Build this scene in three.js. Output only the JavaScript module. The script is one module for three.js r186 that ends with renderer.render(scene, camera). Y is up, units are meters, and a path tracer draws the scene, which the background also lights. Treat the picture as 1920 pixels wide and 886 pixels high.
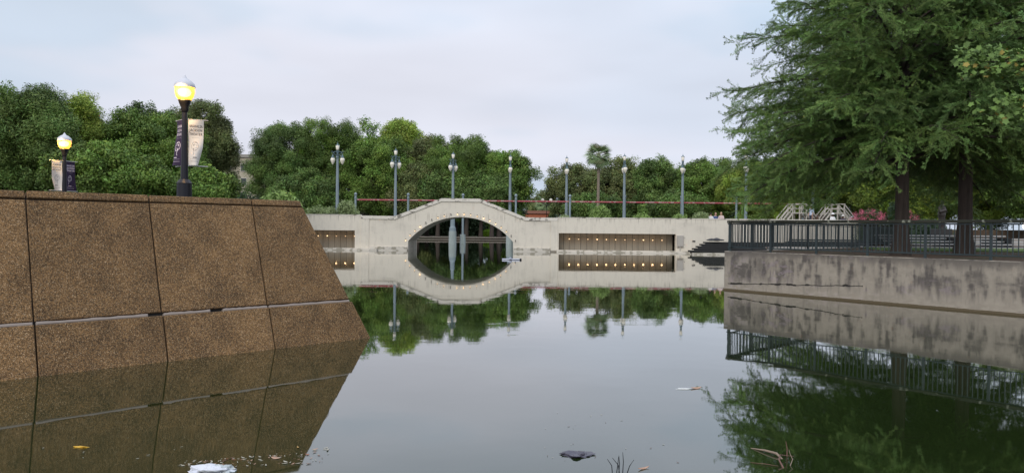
import * as THREE from 'three';
import { mergeGeometries } from 'three/addons/utils/BufferGeometryUtils.js';
import { RoundedBoxGeometry } from 'three/addons/geometries/RoundedBoxGeometry.js';
import { MarchingCubes } from 'three/addons/objects/MarchingCubes.js';

// ------------------------------------------------------------------ camera, sky, sun, exposure
const scene = new THREE.Scene();
const camera = new THREE.PerspectiveCamera(37.63, 1920 / 886, 0.1, 4000);
camera.position.set(0, 2, 0);
camera.rotation.set(-0.0115, 0, 0.0095, 'XYZ');
const renderer = new THREE.WebGLRenderer({ antialias: true });
renderer.toneMapping = THREE.LinearToneMapping;
renderer.toneMappingExposure = 1.0;
renderer.shadowMap.enabled = true;

// seeded random and tiling value noise
function rng(seed) { let s = seed >>> 0; return () => { s = (s + 0x6D2B79F5) >>> 0; let t = s; t = Math.imul(t ^ (t >>> 15), t | 1); t ^= t + Math.imul(t ^ (t >>> 7), t | 61); return ((t ^ (t >>> 14)) >>> 0) / 4294967296; }; }
const mix = (a, b, t) => a + (b - a) * t, clamp = (x, a = 0, b = 1) => Math.min(b, Math.max(a, x));
const sstep = (a, b, x) => { const t = clamp((x - a) / (b - a)); return t * t * (3 - 2 * t); };
function hash(x, y, s) { let h = Math.imul(x, 374761393) ^ Math.imul(y, 668265263) ^ Math.imul(s, 2147483647 ^ 0x5bd1e995); h = Math.imul(h ^ (h >>> 13), 1274126177); return ((h ^ (h >>> 16)) >>> 0) / 4294967296; }
function vnoise(x, y, px, py, s) {
  const x0 = Math.floor(x), y0 = Math.floor(y), fx = x - x0, fy = y - y0, ux = fx * fx * (3 - 2 * fx), uy = fy * fy * (3 - 2 * fy);
  const m = (a, b) => ((a % b) + b) % b, xa = m(x0, px), xb = m(x0 + 1, px), ya = m(y0, py), yb = m(y0 + 1, py);
  return mix(mix(hash(xa, ya, s), hash(xb, ya, s), ux), mix(hash(xa, yb, s), hash(xb, yb, s), ux), uy);
}
function fbm(u, v, fx, fy, oct, s) { let a = 0, w = 0.5, n = 0; for (let i = 0; i < oct; i++) { a += w * vnoise(u * fx, v * fy, fx, fy, s + i * 17); n += w; w *= 0.5; fx *= 2; fy *= 2; } return a / n; }

{ // overcast sky: thin bright cloud with soft bluish breaks
  const W = 1024, Hh = 512, d = new Float32Array(W * Hh * 4);
  for (let j = 0; j < Hh; j++) for (let i = 0; i < W; i++) {
    const el = (j + 0.5) / Hh * Math.PI - Math.PI / 2, s = Math.sin(el), u = i / W;
    const sy = Math.max(0, s);
    const vv = sy / (sy + 0.35);
    const n1 = fbm(u, vv, 14, 7, 5, 11), n2 = fbm(u, vv, 6, 3, 4, 47), n3 = fbm(u, vv, 26, 18, 4, 83);
    const patch = sstep(0.49, 0.66, n1 * 0.7 + n3 * 0.3), warm = sstep(0.4, 0.62, n2);
    let r = mix(0.675, 0.735, warm), g = mix(0.735, 0.755, warm), b = mix(0.855, 0.85, warm);
    const bright = 1 + 0.9 * sy * sy + 0.24 * (n3 - 0.5) + 0.12 * (n2 - 0.5) + 0.02;
    r *= bright; g *= bright; b *= bright;
    r *= 1 - 0.22 * patch; g *= 1 - 0.13 * patch; b *= 1 - 0.09 * patch;
    const k = (j * W + i) * 4; d[k] = r; d[k + 1] = g; d[k + 2] = b; d[k + 3] = 1;
  }
  const t = new THREE.DataTexture(d, W, Hh, THREE.RGBAFormat, THREE.FloatType);
  t.mapping = THREE.EquirectangularReflectionMapping; t.magFilter = THREE.LinearFilter; t.minFilter = THREE.LinearFilter; t.wrapS = THREE.RepeatWrapping; t.needsUpdate = true;
  scene.background = t; scene.environment = t;
}
const sun = new THREE.DirectionalLight(new THREE.Color(1, 0.95, 0.88), 1.5);
sun.position.set(-35, 75, 45); sun.target.position.set(0, 0, -50); scene.add(sun, sun.target); sun.name = 'sun';
sun.castShadow = true; sun.shadow.radius = 45; sun.shadow.mapSize.set(2048, 2048);
Object.assign(sun.shadow.camera, { left: -120, right: 120, top: 120, bottom: -120, near: 1, far: 400 });

// ------------------------------------------------------------------ helpers
const V = (x, y, z) => new THREE.Vector3(x, y, z);
const lin = (r, g, b) => new THREE.Color().setRGB(r, g, b);
const taken = {};
const numbered = n => { const k = taken[n] = (taken[n] ?? -1) + 1; return k ? n + '_' + String(k).padStart(3, '0') : n; };
function mesh(name, geo, mat, parent) { const m = new THREE.Mesh(geo, mat); m.castShadow = m.receiveShadow = true; m.name = parent ? name : numbered(name); (parent || scene).add(m); return m; }
function tag(o, label, category, group) { o.userData.label = label; o.userData.category = category; if (group) o.userData.group = group; return o; }
function thing(name, label, category, [x, y, z] = [0, 0, 0], turn = 0, group) { const o = new THREE.Group(); o.name = numbered(name); o.position.set(x, y, z); o.rotation.y = turn; scene.add(o); return tag(o, label, category, group); }
function struct(name, geo, mat, label) { const m = mesh(name, geo, mat); m.userData.kind = 'structure'; m.userData.label = label; return m; }
function tex(w, h, fn, srgb = true) {
  const d = new Uint8Array(w * h * 4), e = c => Math.round(255 * clamp(srgb ? (c <= 0.0031308 ? 12.92 * c : 1.055 * Math.pow(c, 1 / 2.4) - 0.055) : c));
  for (let j = 0; j < h; j++) for (let i = 0; i < w; i++) { const c = fn((i + 0.5) / w, (j + 0.5) / h, i, j), k = (j * w + i) * 4; if (typeof c === 'number') d[k] = d[k + 1] = d[k + 2] = e(c); else { d[k] = e(c[0]); d[k + 1] = e(c[1]); d[k + 2] = e(c[2]); } d[k + 3] = 255; }
  const t = new THREE.DataTexture(d, w, h); t.wrapS = t.wrapT = THREE.RepeatWrapping; t.magFilter = THREE.LinearFilter; t.minFilter = THREE.LinearMipmapLinearFilter; t.generateMipmaps = true;
  if (srgb) t.colorSpace = THREE.SRGBColorSpace; t.needsUpdate = true; return t;
}
const rep = (t, x, y) => { const c = t.clone(); c.repeat.set(x, y); c.needsUpdate = true; return c; };
const std = o => new THREE.MeshStandardMaterial({ roughness: 0.85, ...o });
function bx(w, h, d, x = 0, y = 0, z = 0) { const g = new THREE.BoxGeometry(w, h, d); g.translate(x, y, z); boxUV(g); return g; }
function rbx(w, h, d, x = 0, y = 0, z = 0, r = 0.02) { const g = new RoundedBoxGeometry(w, h, d, 1, r); g.translate(x, y, z); boxUV(g); return g; }
function boxUV(g) { // uv in metres from the dominant axis
  const p = g.attributes.position, n = g.attributes.normal, uv = new Float32Array(p.count * 2);
  for (let i = 0; i < p.count; i++) { const ax = Math.abs(n.getX(i)), ay = Math.abs(n.getY(i)), az = Math.abs(n.getZ(i)); const X = p.getX(i), Y = p.getY(i), Z = p.getZ(i); if (az >= ax && az >= ay) { uv[2 * i] = X; uv[2 * i + 1] = Y; } else if (ax >= ay) { uv[2 * i] = Z; uv[2 * i + 1] = Y; } else { uv[2 * i] = X; uv[2 * i + 1] = Z; } }
  g.setAttribute('uv', new THREE.BufferAttribute(uv, 2)); return g;
}
function cyl(r0, r1, h, x, y, z, seg = 12) { const g = new THREE.CylinderGeometry(r1, r0, h, seg); g.translate(x, y + h / 2, z); return g; }
function lathe(pts, seg = 20) { return new THREE.LatheGeometry(pts.map(p => new THREE.Vector2(p[0], p[1])), seg); }
function extrude(pts, depth, bevel = 0, holes = []) {
  const s = new THREE.Shape(pts.map(p => new THREE.Vector2(p[0], p[1]))); for (const h of holes) s.holes.push(new THREE.Path(h.map(p => new THREE.Vector2(p[0], p[1]))));
  return new THREE.ExtrudeGeometry(s, { depth, bevelEnabled: bevel > 0, bevelSize: bevel, bevelThickness: bevel, bevelSegments: 1, bevelOffset: -bevel, steps: 1 });
}
function slabXZ(pts, y0, y1) { // pts are [x, z]; a solid from y0 up to y1
  const g = extrude(pts.map(([x, z]) => [x, -z]), y1 - y0); g.rotateX(-Math.PI / 2); g.translate(0, y0, 0); return boxUV(g.toNonIndexed ? g : g);
}
function limb(pts, radii, seg = 6) { // tapered tube through points
  const pos = [], idx = [], n = pts.length;
  for (let i = 0; i < n; i++) {
    const t = pts[Math.min(n - 1, i + 1)].clone().sub(pts[Math.max(0, i - 1)]).normalize();
    const a = (Math.abs(t.y) < 0.9 ? V(0, 1, 0) : V(1, 0, 0)).cross(t).normalize(), b = t.clone().cross(a);
    for (let k = 0; k < seg; k++) { const w = k / seg * 2 * Math.PI, c = Math.cos(w) * radii[i], s = Math.sin(w) * radii[i]; pos.push(pts[i].x + a.x * c + b.x * s, pts[i].y + a.y * c + b.y * s, pts[i].z + a.z * c + b.z * s); }
  }
  for (let i = 0; i < n - 1; i++) for (let k = 0; k < seg; k++) { const a = i * seg + k, b = i * seg + (k + 1) % seg; idx.push(a, b, a + seg, b, b + seg, a + seg); }
  const g = new THREE.BufferGeometry(); g.setAttribute('position', new THREE.Float32BufferAttribute(pos, 3)); g.setIndex(idx); g.computeVertexNormals();
  const uv = new Float32Array(pos.length / 3 * 2); for (let i = 0; i < n * seg; i++) { uv[2 * i] = (i % seg) / seg; uv[2 * i + 1] = pos[3 * i + 1]; } g.setAttribute('uv', new THREE.BufferAttribute(uv, 2));
  return g;
}
const tube = (pts, r, seg = 6) => limb(pts, pts.map(() => r), seg);

// ------------------------------------------------------------------ materials
const aggT = [0, 1].map(k => tex(512, 512, (u, v, i, j) => {
  const c = hash(i >> 1, j >> 1, 5 + k), f = hash(i, j, 9 + k), big = fbm(u, v, 5, 5, 4, 31 + k), pe = vnoise(u * 128, v * 128, 128, 128, 3 + k);
  let a = 0.30 + 0.5 * c + 0.35 * (f - 0.5) + 0.7 * (pe - 0.5) + 0.5 * (big - 0.5); let r = 0.215, g = 0.122, b = 0.050;
  if (c > 0.94) { r = 0.40; g = 0.30; b = 0.19; } else if (c < 0.12) { r = 0.08; g = 0.046; b = 0.022; }
  a = clamp(a, 0.2, 1.35) * (1.3 + 0.12 * k); return [r * a, g * a, b * a];
}));
const aggB = tex(512, 512, (u, v, i, j) => clamp(0.5 * vnoise(u * 128, v * 128, 128, 128, 3) + 0.5 * hash(i >> 1, j >> 1, 5)), false);
const AGG = [0, 1].map(k => std({ map: rep(aggT[k], 0.62, 0.62), bumpMap: rep(aggB, 0.62, 0.62), bumpScale: 0.008, roughness: 0.95 }));
const stuccoT = tex(1024, 512, (u, v) => {
  const a = fbm(u, v, 4, 4, 5, 3), streak = fbm(u, v, 90, 5, 3, 8), sp = fbm(u, v, 60, 30, 3, 21);
  const k = 1 - 0.12 * sstep(0.5, 0.75, a) - 0.07 * sstep(0.55, 0.8, streak) - 0.07 * sstep(0.66, 0.8, sp), y = v * 5, drip = fbm(u, 0.5, 160, 1, 3, 66), tide = sstep(0.17, 0.09, y + 0.12 * (sp - 0.5)) * 0.75, run = sstep(0.62, 0.74, drip) * sstep(2.2 + 0.7 * (streak - 0.3), 2.9, y) * sstep(3.4, 3.0, y) * 0.35, g = Math.max(tide, run); return [mix(0.70 * k, 0.13, g), mix(0.642 * k, 0.11, g), mix(0.545 * k, 0.08, g)];
});
const STUCCO = std({ map: rep(stuccoT, 1 / 13, 1 / 5), roughness: 0.9 });
const copT = tex(1024, 128, (u, v) => { const a = fbm(u, v, 60, 6, 4, 77), c = fbm(u, v, 14, 2, 3, 15), m = 0.85 * sstep(0.585, 0.70, a * 0.7 + c * 0.4 - 0.02); return [mix(0.68, 0.12, m), mix(0.63, 0.105, m), mix(0.555, 0.085, m)]; });
const COPING = std({ map: rep(copT, 1 / 16, 1 / 0.8), roughness: 0.92 });
const PLINTH = std({ map: rep(tex(1024, 128, (u, v) => { const m = sstep(0.5, 0.66, fbm(u, v, 40, 3, 4, 5)); return [mix(0.60, 0.33, m), mix(0.555, 0.30, m), mix(0.48, 0.24, m)]; }), 1 / 12, 1 / 0.6) });
const plankT = [0, 1, 2].map(k => std({ map: rep(tex(128, 256, (u, v) => { const g = fbm(u, v, 14, 2, 4, 60 + k), q = 0.75 + 0.4 * g - 0.05 * k; return [0.33 * q, 0.295 * q, 0.235 * q]; }), 1.7, 0.6) }));
const DARKWOOD = std({ map: rep(tex(256, 64, (u, v) => { const q = 0.6 + 0.8 * fbm(u, v, 3, 14, 4, 9); return [0.022 * q, 0.022 * q, 0.022 * q]; }), 0.4, 1.5), roughness: 0.7 });
const paleBoard = std({ map: rep(tex(256, 64, (u, v) => { const q = 0.7 + 0.5 * fbm(u, v, 3, 12, 4, 19); return [0.42 * q, 0.39 * q, 0.335 * q]; }), 0.5, 2) });
const BRONZE = std({ color: lin(0.06, 0.05, 0.045), roughness: 0.5, metalness: 0.55 });
const greyPaint = std({ map: rep(tex(128, 512, (u, v) => { const q = 0.8 + 0.4 * fbm(u, v, 5, 8, 4, 40); return [0.205 * q, 0.255 * q, 0.28 * q]; }), 1, 0.3), roughness: 0.6 });
const stoneBlue = std({ map: rep(tex(256, 256, (u, v) => { const q = 0.75 + 0.5 * fbm(u, v, 6, 3, 4, 44); return [0.31 * q, 0.355 * q, 0.34 * q]; }), 0.8, 0.8) });
const verdigris = std({ color: lin(0.10, 0.15, 0.17), roughness: 0.55, metalness: 0.2 });
const milk = new THREE.MeshPhysicalMaterial({ color: lin(0.80, 0.74, 0.62), roughness: 0.35, clearcoat: 0.4 });
const redPipe = std({ map: rep(tex(512, 32, (u, v) => { const m = sstep(0.55, 0.66, fbm(u, v, 40, 2, 4, 4)); return [mix(0.34, 0.42, m), mix(0.055, 0.24, m), mix(0.07, 0.22, m)]; }), 0.1, 1), roughness: 0.5 });
const blackMetal = std({ color: lin(0.012, 0.012, 0.018), roughness: 0.4, metalness: 0.3 });
const railMetal = std({ map: rep(tex(64, 256, (u, v) => { const q = 0.7 + 0.5 * fbm(u, v, 4, 9, 4, 71); return [0.030 * q, 0.046 * q, 0.050 * q]; }), 1, 1), roughness: 0.5 });
const mossRail = std({ map: rep(tex(512, 64, (u, v) => { const m = fbm(u, v, 40, 4, 4, 33), w = sstep(0.66, 0.74, m), q = 0.6 + 0.7 * fbm(u, v, 9, 3, 3, 6); return [mix(0.038 * q, 0.25, w), mix(0.040 * q, 0.26, w), mix(0.028 * q, 0.20, w)]; }), 0.25, 2), roughness: 0.9 });
const BARK = std({ map: rep(tex(256, 512, (u, v) => { const q = 0.5 + 0.9 * fbm(u, v, 26, 4, 4, 14); return [0.058 * q, 0.044 * q, 0.036 * q]; }), 1, 0.5), bumpMap: rep(tex(256, 512, (u, v) => fbm(u, v, 26, 4, 4, 14), false), 1, 0.5), bumpScale: 0.02, roughness: 0.95 });
const PALMBARK = std({ map: rep(tex(64, 256, (u, v) => { const q = 0.6 + 0.6 * fbm(u, v, 3, 30, 3, 24); return [0.24 * q, 0.19 * q, 0.145 * q]; }), 1, 0.3) });
const MULCH = std({ map: rep(tex(512, 512, (u, v) => { const q = 0.4 + 1.2 * fbm(u, v, 60, 60, 3, 2), m = sstep(0.5, 0.62, fbm(u, v, 5, 5, 4, 12)); return [mix(0.115, 0.075, m) * q, mix(0.07, 0.075, m) * q, mix(0.042, 0.03, m) * q]; }), 0.25, 0.25), roughness: 1 });
const GROUND = std({ map: rep(tex(512, 512, (u, v) => { const q = 0.5 + fbm(u, v, 50, 50, 3, 3), m = sstep(0.42, 0.58, fbm(u, v, 4, 4, 4, 18)); return [mix(0.10, 0.055, m) * q, mix(0.068, 0.08, m) * q, mix(0.045, 0.026, m) * q]; }), 0.06, 0.06), roughness: 1 });
const LAWN = std({ map: rep(tex(512, 512, (u, v) => { const q = 0.55 + 0.9 * fbm(u, v, 70, 70, 3, 29); return [0.125 * q, 0.215 * q, 0.045 * q]; }), 0.3, 0.3), roughness: 1 });
const CONC = std({ map: rep(tex(512, 512, (u, v) => { const q = 0.75 + 0.4 * fbm(u, v, 8, 8, 5, 36); return [0.44 * q, 0.41 * q, 0.375 * q]; }), 0.25, 0.25) });
// retaining wall: water streaks, dark lichen and a dirt-filled crack, laid out along 17.6 x 1.31 m
const RL = 17.6, RH = 1.32;
const retT = tex(2048, 256, (u, v) => {
  const x = u * RL, y = v * RH;
  const fine = fbm(u, v, 120, 16, 4, 5), big = fbm(u, v, 9, 2, 4, 55), st = fbm(u, v, 70, 2, 4, 91), st2 = fbm(u, v, 180, 3, 3, 13);
  let r = 0.34, g = 0.30, b = 0.245; const q = 0.8 + 0.4 * fine; r *= q; g *= q; b *= q;
  let m = sstep(0.44, 0.72, st * 0.4 + st2 * 0.34 + big * 0.3 + 0.3 * (fine - 0.5)) * sstep(0.08, 0.75, y + 0.7 * (st2 - 0.5)) * 0.95; m = Math.max(m, 0.8 * sstep(0.5, 0.68, st2 * 0.6 + st * 0.4) * sstep(0.25, 0.9, y + 0.6 * (fine - 0.5)));
  m = Math.max(m, sstep(0.9, 0.2, Math.hypot((x - 0.62) / 0.55, (y - 0.68) / 0.5) + 1.1 * (fine - 0.5)) * 0.85);
  m = Math.max(m, sstep(0.9, 0.1, Math.hypot((x - 1.35) / 0.5, (y - 0.85) / 0.6) + 1.4 * (st2 - 0.5)) * 0.6);
  m = Math.max(m, sstep(0.85 + 0.6 * (0.6 - st2), 1.3, y + 0.2 * (fine - 0.5)) * 0.75);
  r = mix(r, 0.095, m); g = mix(g, 0.083, m); b = mix(b, 0.075, m);
  const pk = sstep(0.62, 0.8, big) * sstep(0.5, 0.7, fine) * 0.4; r = mix(r, 0.40, pk); g = mix(g, 0.33, pk); b = mix(b, 0.35, pk);
  const cy = 0.2 + 0.055 * x + 0.07 * (fbm(u, 0.5, 60, 1, 4, 8) - 0.5), cw = 0.012 + 0.02 * sstep(0.5, 0.7, fbm(u, 0.3, 90, 1, 2, 28));
  if (x > 0.15 && x < 4.6 && Math.abs(y - cy) < cw) { r = 0.03; g = 0.026; b = 0.022; }
  if (y < 0.045 + 0.02 * fine) { r = 0.09; g = 0.07; b = 0.035; }
  return [r, g, b];
});
const RETWALL = std({ map: rep(retT, 1 / RL, 1 / RH), roughness: 0.92 });
const WATER = new THREE.MeshPhysicalMaterial({ color: lin(0.013, 0.023, 0.006), roughness: 0.045, roughnessMap: rep(tex(512, 512, (u, v) => 0.25 + 0.75 * sstep(0.4, 0.7, fbm(u, v, 4, 7, 5, 88)), false), 0.05, 0.09), ior: 1.8, clearcoat: 0.7, clearcoatRoughness: 0.02, bumpMap: rep(tex(512, 512, (u, v) => fbm(u, v, 10, 10, 3, 7), false), 0.11, 0.16), bumpScale: 0.0024 });
const leafMat = o => new THREE.MeshPhysicalMaterial({ color: 0xffffff, roughness: 0.75, side: THREE.DoubleSide, ...o });
const LEAF = leafMat({ roughness: 0.7 });

// ------------------------------------------------------------------ ground, banks, water
{
  const s = new THREE.Shape([[-1500, 1500], [1500, 1500], [1500, -1500], [-1500, -1500]].map(p => new THREE.Vector2(...p)));
  s.holes.push(new THREE.Path([[-70, 4.4], [60, 4.4], [60, 119], [-70, 119]].map(p => new THREE.Vector2(...p))));
  const g = new THREE.ExtrudeGeometry(s, { depth: 0.9, bevelEnabled: false }); g.rotateX(-Math.PI / 2); g.translate(0, -0.55, 0);
  struct('ground', boxUV(g), GROUND, 'brown and green park ground around the pool');
  const w = new THREE.PlaneGeometry(132, 117); w.rotateX(-Math.PI / 2); w.translate(-5, 0, -61.5);
  const p = w.attributes.position, uv = w.attributes.uv; for (let i = 0; i < p.count; i++) uv.setXY(i, p.getX(i), p.getZ(i));
  struct('water', w, WATER, 'still murky green pool water mirroring sky and trees');
  struct('pool_kerb', mergeGeometries([rbx(132, 0.16, 0.6, -5, 0.38, -118.8, 0.03), rbx(132, 0.08, 0.2, -5, 0.03, -118.4, 0.02)]), std({ color: lin(0.22, 0.19, 0.155) }), 'pale kerb along the far bank behind the bridge');
  struct('terrace_ground', slabXZ([[-6.6, -10.2], [-3.9, -12.75], [-14, -28], [-28, -58], [-34, -66], [-300, -66], [-300, -2.5], [-14.6, -2.55]], -0.5, 2.31), GROUND, 'raised ground behind the brown pebble wall');
  struct('platform_ground', slabXZ([[7.45, -23.5], [12.66, -16.93], [25, -1.4], [300, -1.4], [300, -66], [31, -66], [30.5, -47], [27, -42.1]], -0.5, 1.29), MULCH, 'brown mulch ground on the railed platform');
  struct('terrace_ground', slabXZ([[22, -66.2], [300, -66.2], [300, -119], [60, -119], [48, -80], [22, -74]], -0.5, 2.3), GROUND, 'raised ground behind the cream wall');
  const lawn = (pts, y, l) => struct('lawn', slabXZ(pts, y - 0.05, y), LAWN, l);
  lawn([[14.5, -27], [24, -24.6], [60, -24.6], [60, -30], [15.5, -30.5]], 1.325, 'bright lawn strip behind the two dark trunks');
  lawn([[28, -48], [120, -44], [120, -58], [30, -62]], 1.32, 'far lawn beyond the pale stepped seats');
  struct('path', slabXZ([[15.6, -30.8], [60, -30.3], [60, -32.6], [16.6, -33]], 1.25, 1.325), CONC, 'pale path between the lawn and the stepped seats');
}

// ------------------------------------------------------------------ brown pebble-faced sloping wall
{
  const g = thing('pebble_wall', 'brown exposed aggregate sloping wall of large panels with dark joints', 'wall', [-2.6, 0, -12.57], 43.4 * Math.PI / 180);
  const LEAN = 20.7 * Math.PI / 180, C = Math.cos(LEAN);
  const add = (name, pts, depth, m, out, up = 0) => { const e = mesh(name, extrude(pts, depth, 0.012), m, g); e.rotation.x = -LEAN; e.position.set(0, up, 0); e.translateZ(out - depth); return e; };
  const joints = [-1.78, -3.42, -5.02, -6.62, -8.22, -9.82, -11.4];
  const end = s => -0.36 * s * C; // sloping end edge, by slope length
  const r = rng(5), DARK = std({ color: lin(0.02, 0.018, 0.017), roughness: 1 });
  add('backing', [[-13, -0.5], [0.1, -0.5], [end(2.5) - 0.06, 2.55], [-13, 2.55]], 0.2, DARK, -0.05);
  const row = (name, s0, s1, depth, out) => {
    let xr = null;
    joints.forEach((j, i) => {
      const gap = 0.006 + 0.004 * r();
      const a = xr === null ? [end(s0), end(s1)] : [xr - gap, xr - gap];
      add(name, [[j + gap, s0 + 0.006 * r()], [a[0], s0 + 0.006 * r()], [a[1], s1 - 0.006 * r()], [j + gap, s1 - 0.006 * r()]], depth, AGG[i % 2], out + 0.01 * (r() - 0.5)); xr = j;
    });
  };
  row('panel', -0.4, 0.675, 0.16, 0.055); row('panel', 0.735, 2.505, 0.14, 0);
  // coping stones, leaning less than the face
  let xr = null; const tops = 2.525;
  joints.forEach((j, i) => { add('coping_stone', [[j + 0.015, tops], [xr === null ? end(tops) : xr - 0.012, tops], [xr === null ? end(2.62) : xr - 0.012, 2.635], [j + 0.015, 2.635]], 0.45, AGG[(i + 1) % 2], 0.015 * r()); xr = j; });
  // pale mortar on the ledge between the rows, broken in places
  const MORTAR = std({ color: lin(0.28, 0.235, 0.205), roughness: 0.95 });
  for (const [a, b] of [[-0.26, -1.76], [-1.80, -2.52], [-2.72, -3.40], [-3.62, -5.0], [-5.04, -6.6], [-6.64, -9.8]]) {
    const n = 14, top = [], bot = []; for (let k = 0; k <= n; k++) { const x = mix(b, a, k / n); bot.push([x, 0.672]); top.unshift([x, 0.715 + 0.012 * (r() - 0.3)]); }
    add('mortar', [...bot, ...top], 0.08, MORTAR, 0.03 + 0.01 * r());
  }
  // the end face past the corner, running back
  const hip = new THREE.BufferGeometry(), P = [[0, 0, 0.0], [0, 0, -9], [-0.88, 2.45, -9], [-0.88, 2.45, -0.93], [0.18, -0.5, 0.19], [0.18, -0.5, -9]].map(p => [p[0] - 0.03, p[1], p[2] - 0.04]);
  hip.setAttribute('position', new THREE.Float32BufferAttribute([0, 1, 2, 0, 2, 3, 4, 5, 1, 4, 1, 0].flatMap(i => P[i]), 3)); hip.computeVertexNormals(); mesh('end_face', boxUV(hip), AGG[0], g);
}

// ------------------------------------------------------------------ cream bridge and causeway walls
const BZ = -60; // front plane
{
  const g = thing('arched_footbridge', 'cream concrete footbridge with one low arch over the pool', 'bridge', [0, 0, BZ]);
  const prof = [[-13.1, 2.98], [-10.15, 2.96], [-6.12, 4.53], [-2.8, 4.52], [1.16, 2.95], [3.95, 2.94]];
  const arch = []; { const cx = -4.45, hs = 4.55, rise = 2.13, y0 = 0.82, R = (hs * hs + rise * rise) / (2 * rise), a = Math.asin(hs / R); for (let i = 0; i <= 40; i++) { const t = mix(-a, a, i / 40); arch.push([cx + R * Math.sin(t), y0 + rise - R + R * Math.cos(t)]); } }
  const body = extrude([[-13.1, -0.6], [-9, -0.6], ...arch, [0.1, -0.6], [3.95, -0.6], ...[...prof].reverse()], 5.5); body.translate(0, 0, -5.5);
  mesh('body', body, STUCCO, g);
  // coping band following the humped top, 30 cm deep, standing proud
  const seg = (a, b, h, z0, z1, m, name) => { const p = extrude([[a[0], a[1] - h], [b[0], b[1] - h], [b[0], b[1] + 0.015], [a[0], a[1] + 0.015]], z1 - z0, 0.008); p.translate(0, 0, z0); const uv = p.attributes.uv; return mesh(name, p, m, g); };
  for (let i = 0; i < 5; i++) seg(prof[i], prof[i + 1], 0.27, -0.5, 0.07, COPING, 'coping');
  mesh('pilaster', rbx(0.72, 2.72, 0.12, -12.74, 1.36, 0.0, 0.012), STUCCO, g); mesh('pilaster', rbx(0.6, 2.68, 0.12, 3.65, 1.34, 0.0, 0.012), STUCCO, g);
  mesh('plinth', rbx(3.3, 0.7, 0.16, -10.72, 0.0, 0.02, 0.02), PLINTH, g); mesh('plinth', rbx(3.2, 0.7, 0.16, 1.72, 0.0, 0.02, 0.02), PLINTH, g);
}
function causeway(label, x0, x1, a0, a1, top, lamps, nm) {
  const g = thing('causeway_wall', label, 'wall', [0, 0, BZ]);
  const h = extrude([[x0, -0.6], [x1, -0.6], [x1, top], [x0, top]], 0.45, 0, a0 === null ? [] : [[[a0, 0.12], [a0, top - 1.3], [a1, top - 1.3], [a1, 0.12]]]); h.translate(0, 0, -0.45);
  mesh('wall_face', h, STUCCO, g);
  mesh('coping', rbx(x1 - x0 - 0.02, 0.07, 0.5, (x0 + x1) / 2, top + 0.037, -0.22, 0.015), COPING, g);
  mesh('deck', bx(x1 - x0, 0.5, 5.0, (x0 + x1) / 2, 2.05, -2.98), CONC, g);
  mesh('rear_wall', bx(x1 - x0, 3.1, 0.3, (x0 + x1) / 2, 0.95, -5.66), STUCCO, g);
  if (a0 !== null) {
    const n = Math.round((a1 - a0) / 0.5), w = (a1 - a0 - 0.004) / n, gm = [0, 1, 2].map(() => bx(w - 0.028, 1.72, 0.05));
    mesh('plank_backing', bx(a1 - a0, 1.9, 0.05, (a0 + a1) / 2, 0.9, -1.36), DARKWOOD, g);
    for (let i = 0; i < n; i++) { const p = mesh('plank', gm[0], plankT[(i * 7) % 3], g); p.position.set(a0 + (i + 0.5) * w, 0.94, -1.3 + 0.012 * ((i * 5) % 3)); }
    mesh('alcove_floor', bx(a1 - a0, 0.2, 0.9, (a0 + a1) / 2, 0.03, -0.9), CONC, g);
    mesh('ledge', rbx(a1 - a0 + 2.2, 0.2, 0.5, (a0 + a1) / 2 + 0.9, 0.09, 0.25, 0.02), PLINTH, g);
    mesh('ledge', rbx(a1 - a0 + 1.6, 0.06, 0.35, (a0 + a1) / 2 + 0.6, 0.02, 0.62, 0.02), PLINTH, g);
  }
  return g;
}
causeway('cream causeway wall with plank-backed alcove beside the pebble wall', -34, -13.1, -19.3, -13.62, 3.0);
causeway('cream causeway wall with long plank-backed alcove beside the dark steps', 3.95, 30, 4.05, 14.2, 2.94);

// ------------------------------------------------------------------ string lights
const bulbMat = new THREE.MeshStandardMaterial({ color: lin(0.9, 0.7, 0.45), emissive: lin(1, 0.66, 0.34), emissiveIntensity: 2.2 }), bulbMats = [1.0, 1.9, 3.2].map(e => { const m = bulbMat.clone(); m.emissiveIntensity = e; return m; }), deadBulb = std({ color: lin(0.25, 0.23, 0.2), roughness: 0.3 });
const bulbGeo = new THREE.SphereGeometry(0.047, 10, 8), sockGeo = cyl(0.028, 0.035, 0.09, 0, 0.04, 0, 8);
function stringLight(label, pts, lit, cable) {
  const g = thing('string_light', label, 'string lights', [0, 0, BZ]);
  if (cable) mesh('cable', tube(cable, 0.008, 4), blackMetal, g);
  pts.forEach(([x, y, z], i) => {
    const b = mesh('bulb', bulbGeo, lit(i) ? bulbMats[(i * 7 + 1) % 5 % 3] : deadBulb, g); b.position.set(x, y, z); mesh('socket', sockGeo, blackMetal, b);
    if (lit(i) && cable) { const l = new THREE.PointLight(lin(1, 0.62, 0.3), 0.12, 0, 2); l.name = 'bulb_light'; l.position.set(x, y, z); l.castShadow = true; l.shadow.radius = 3; g.add(l); }
  });
}
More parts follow.
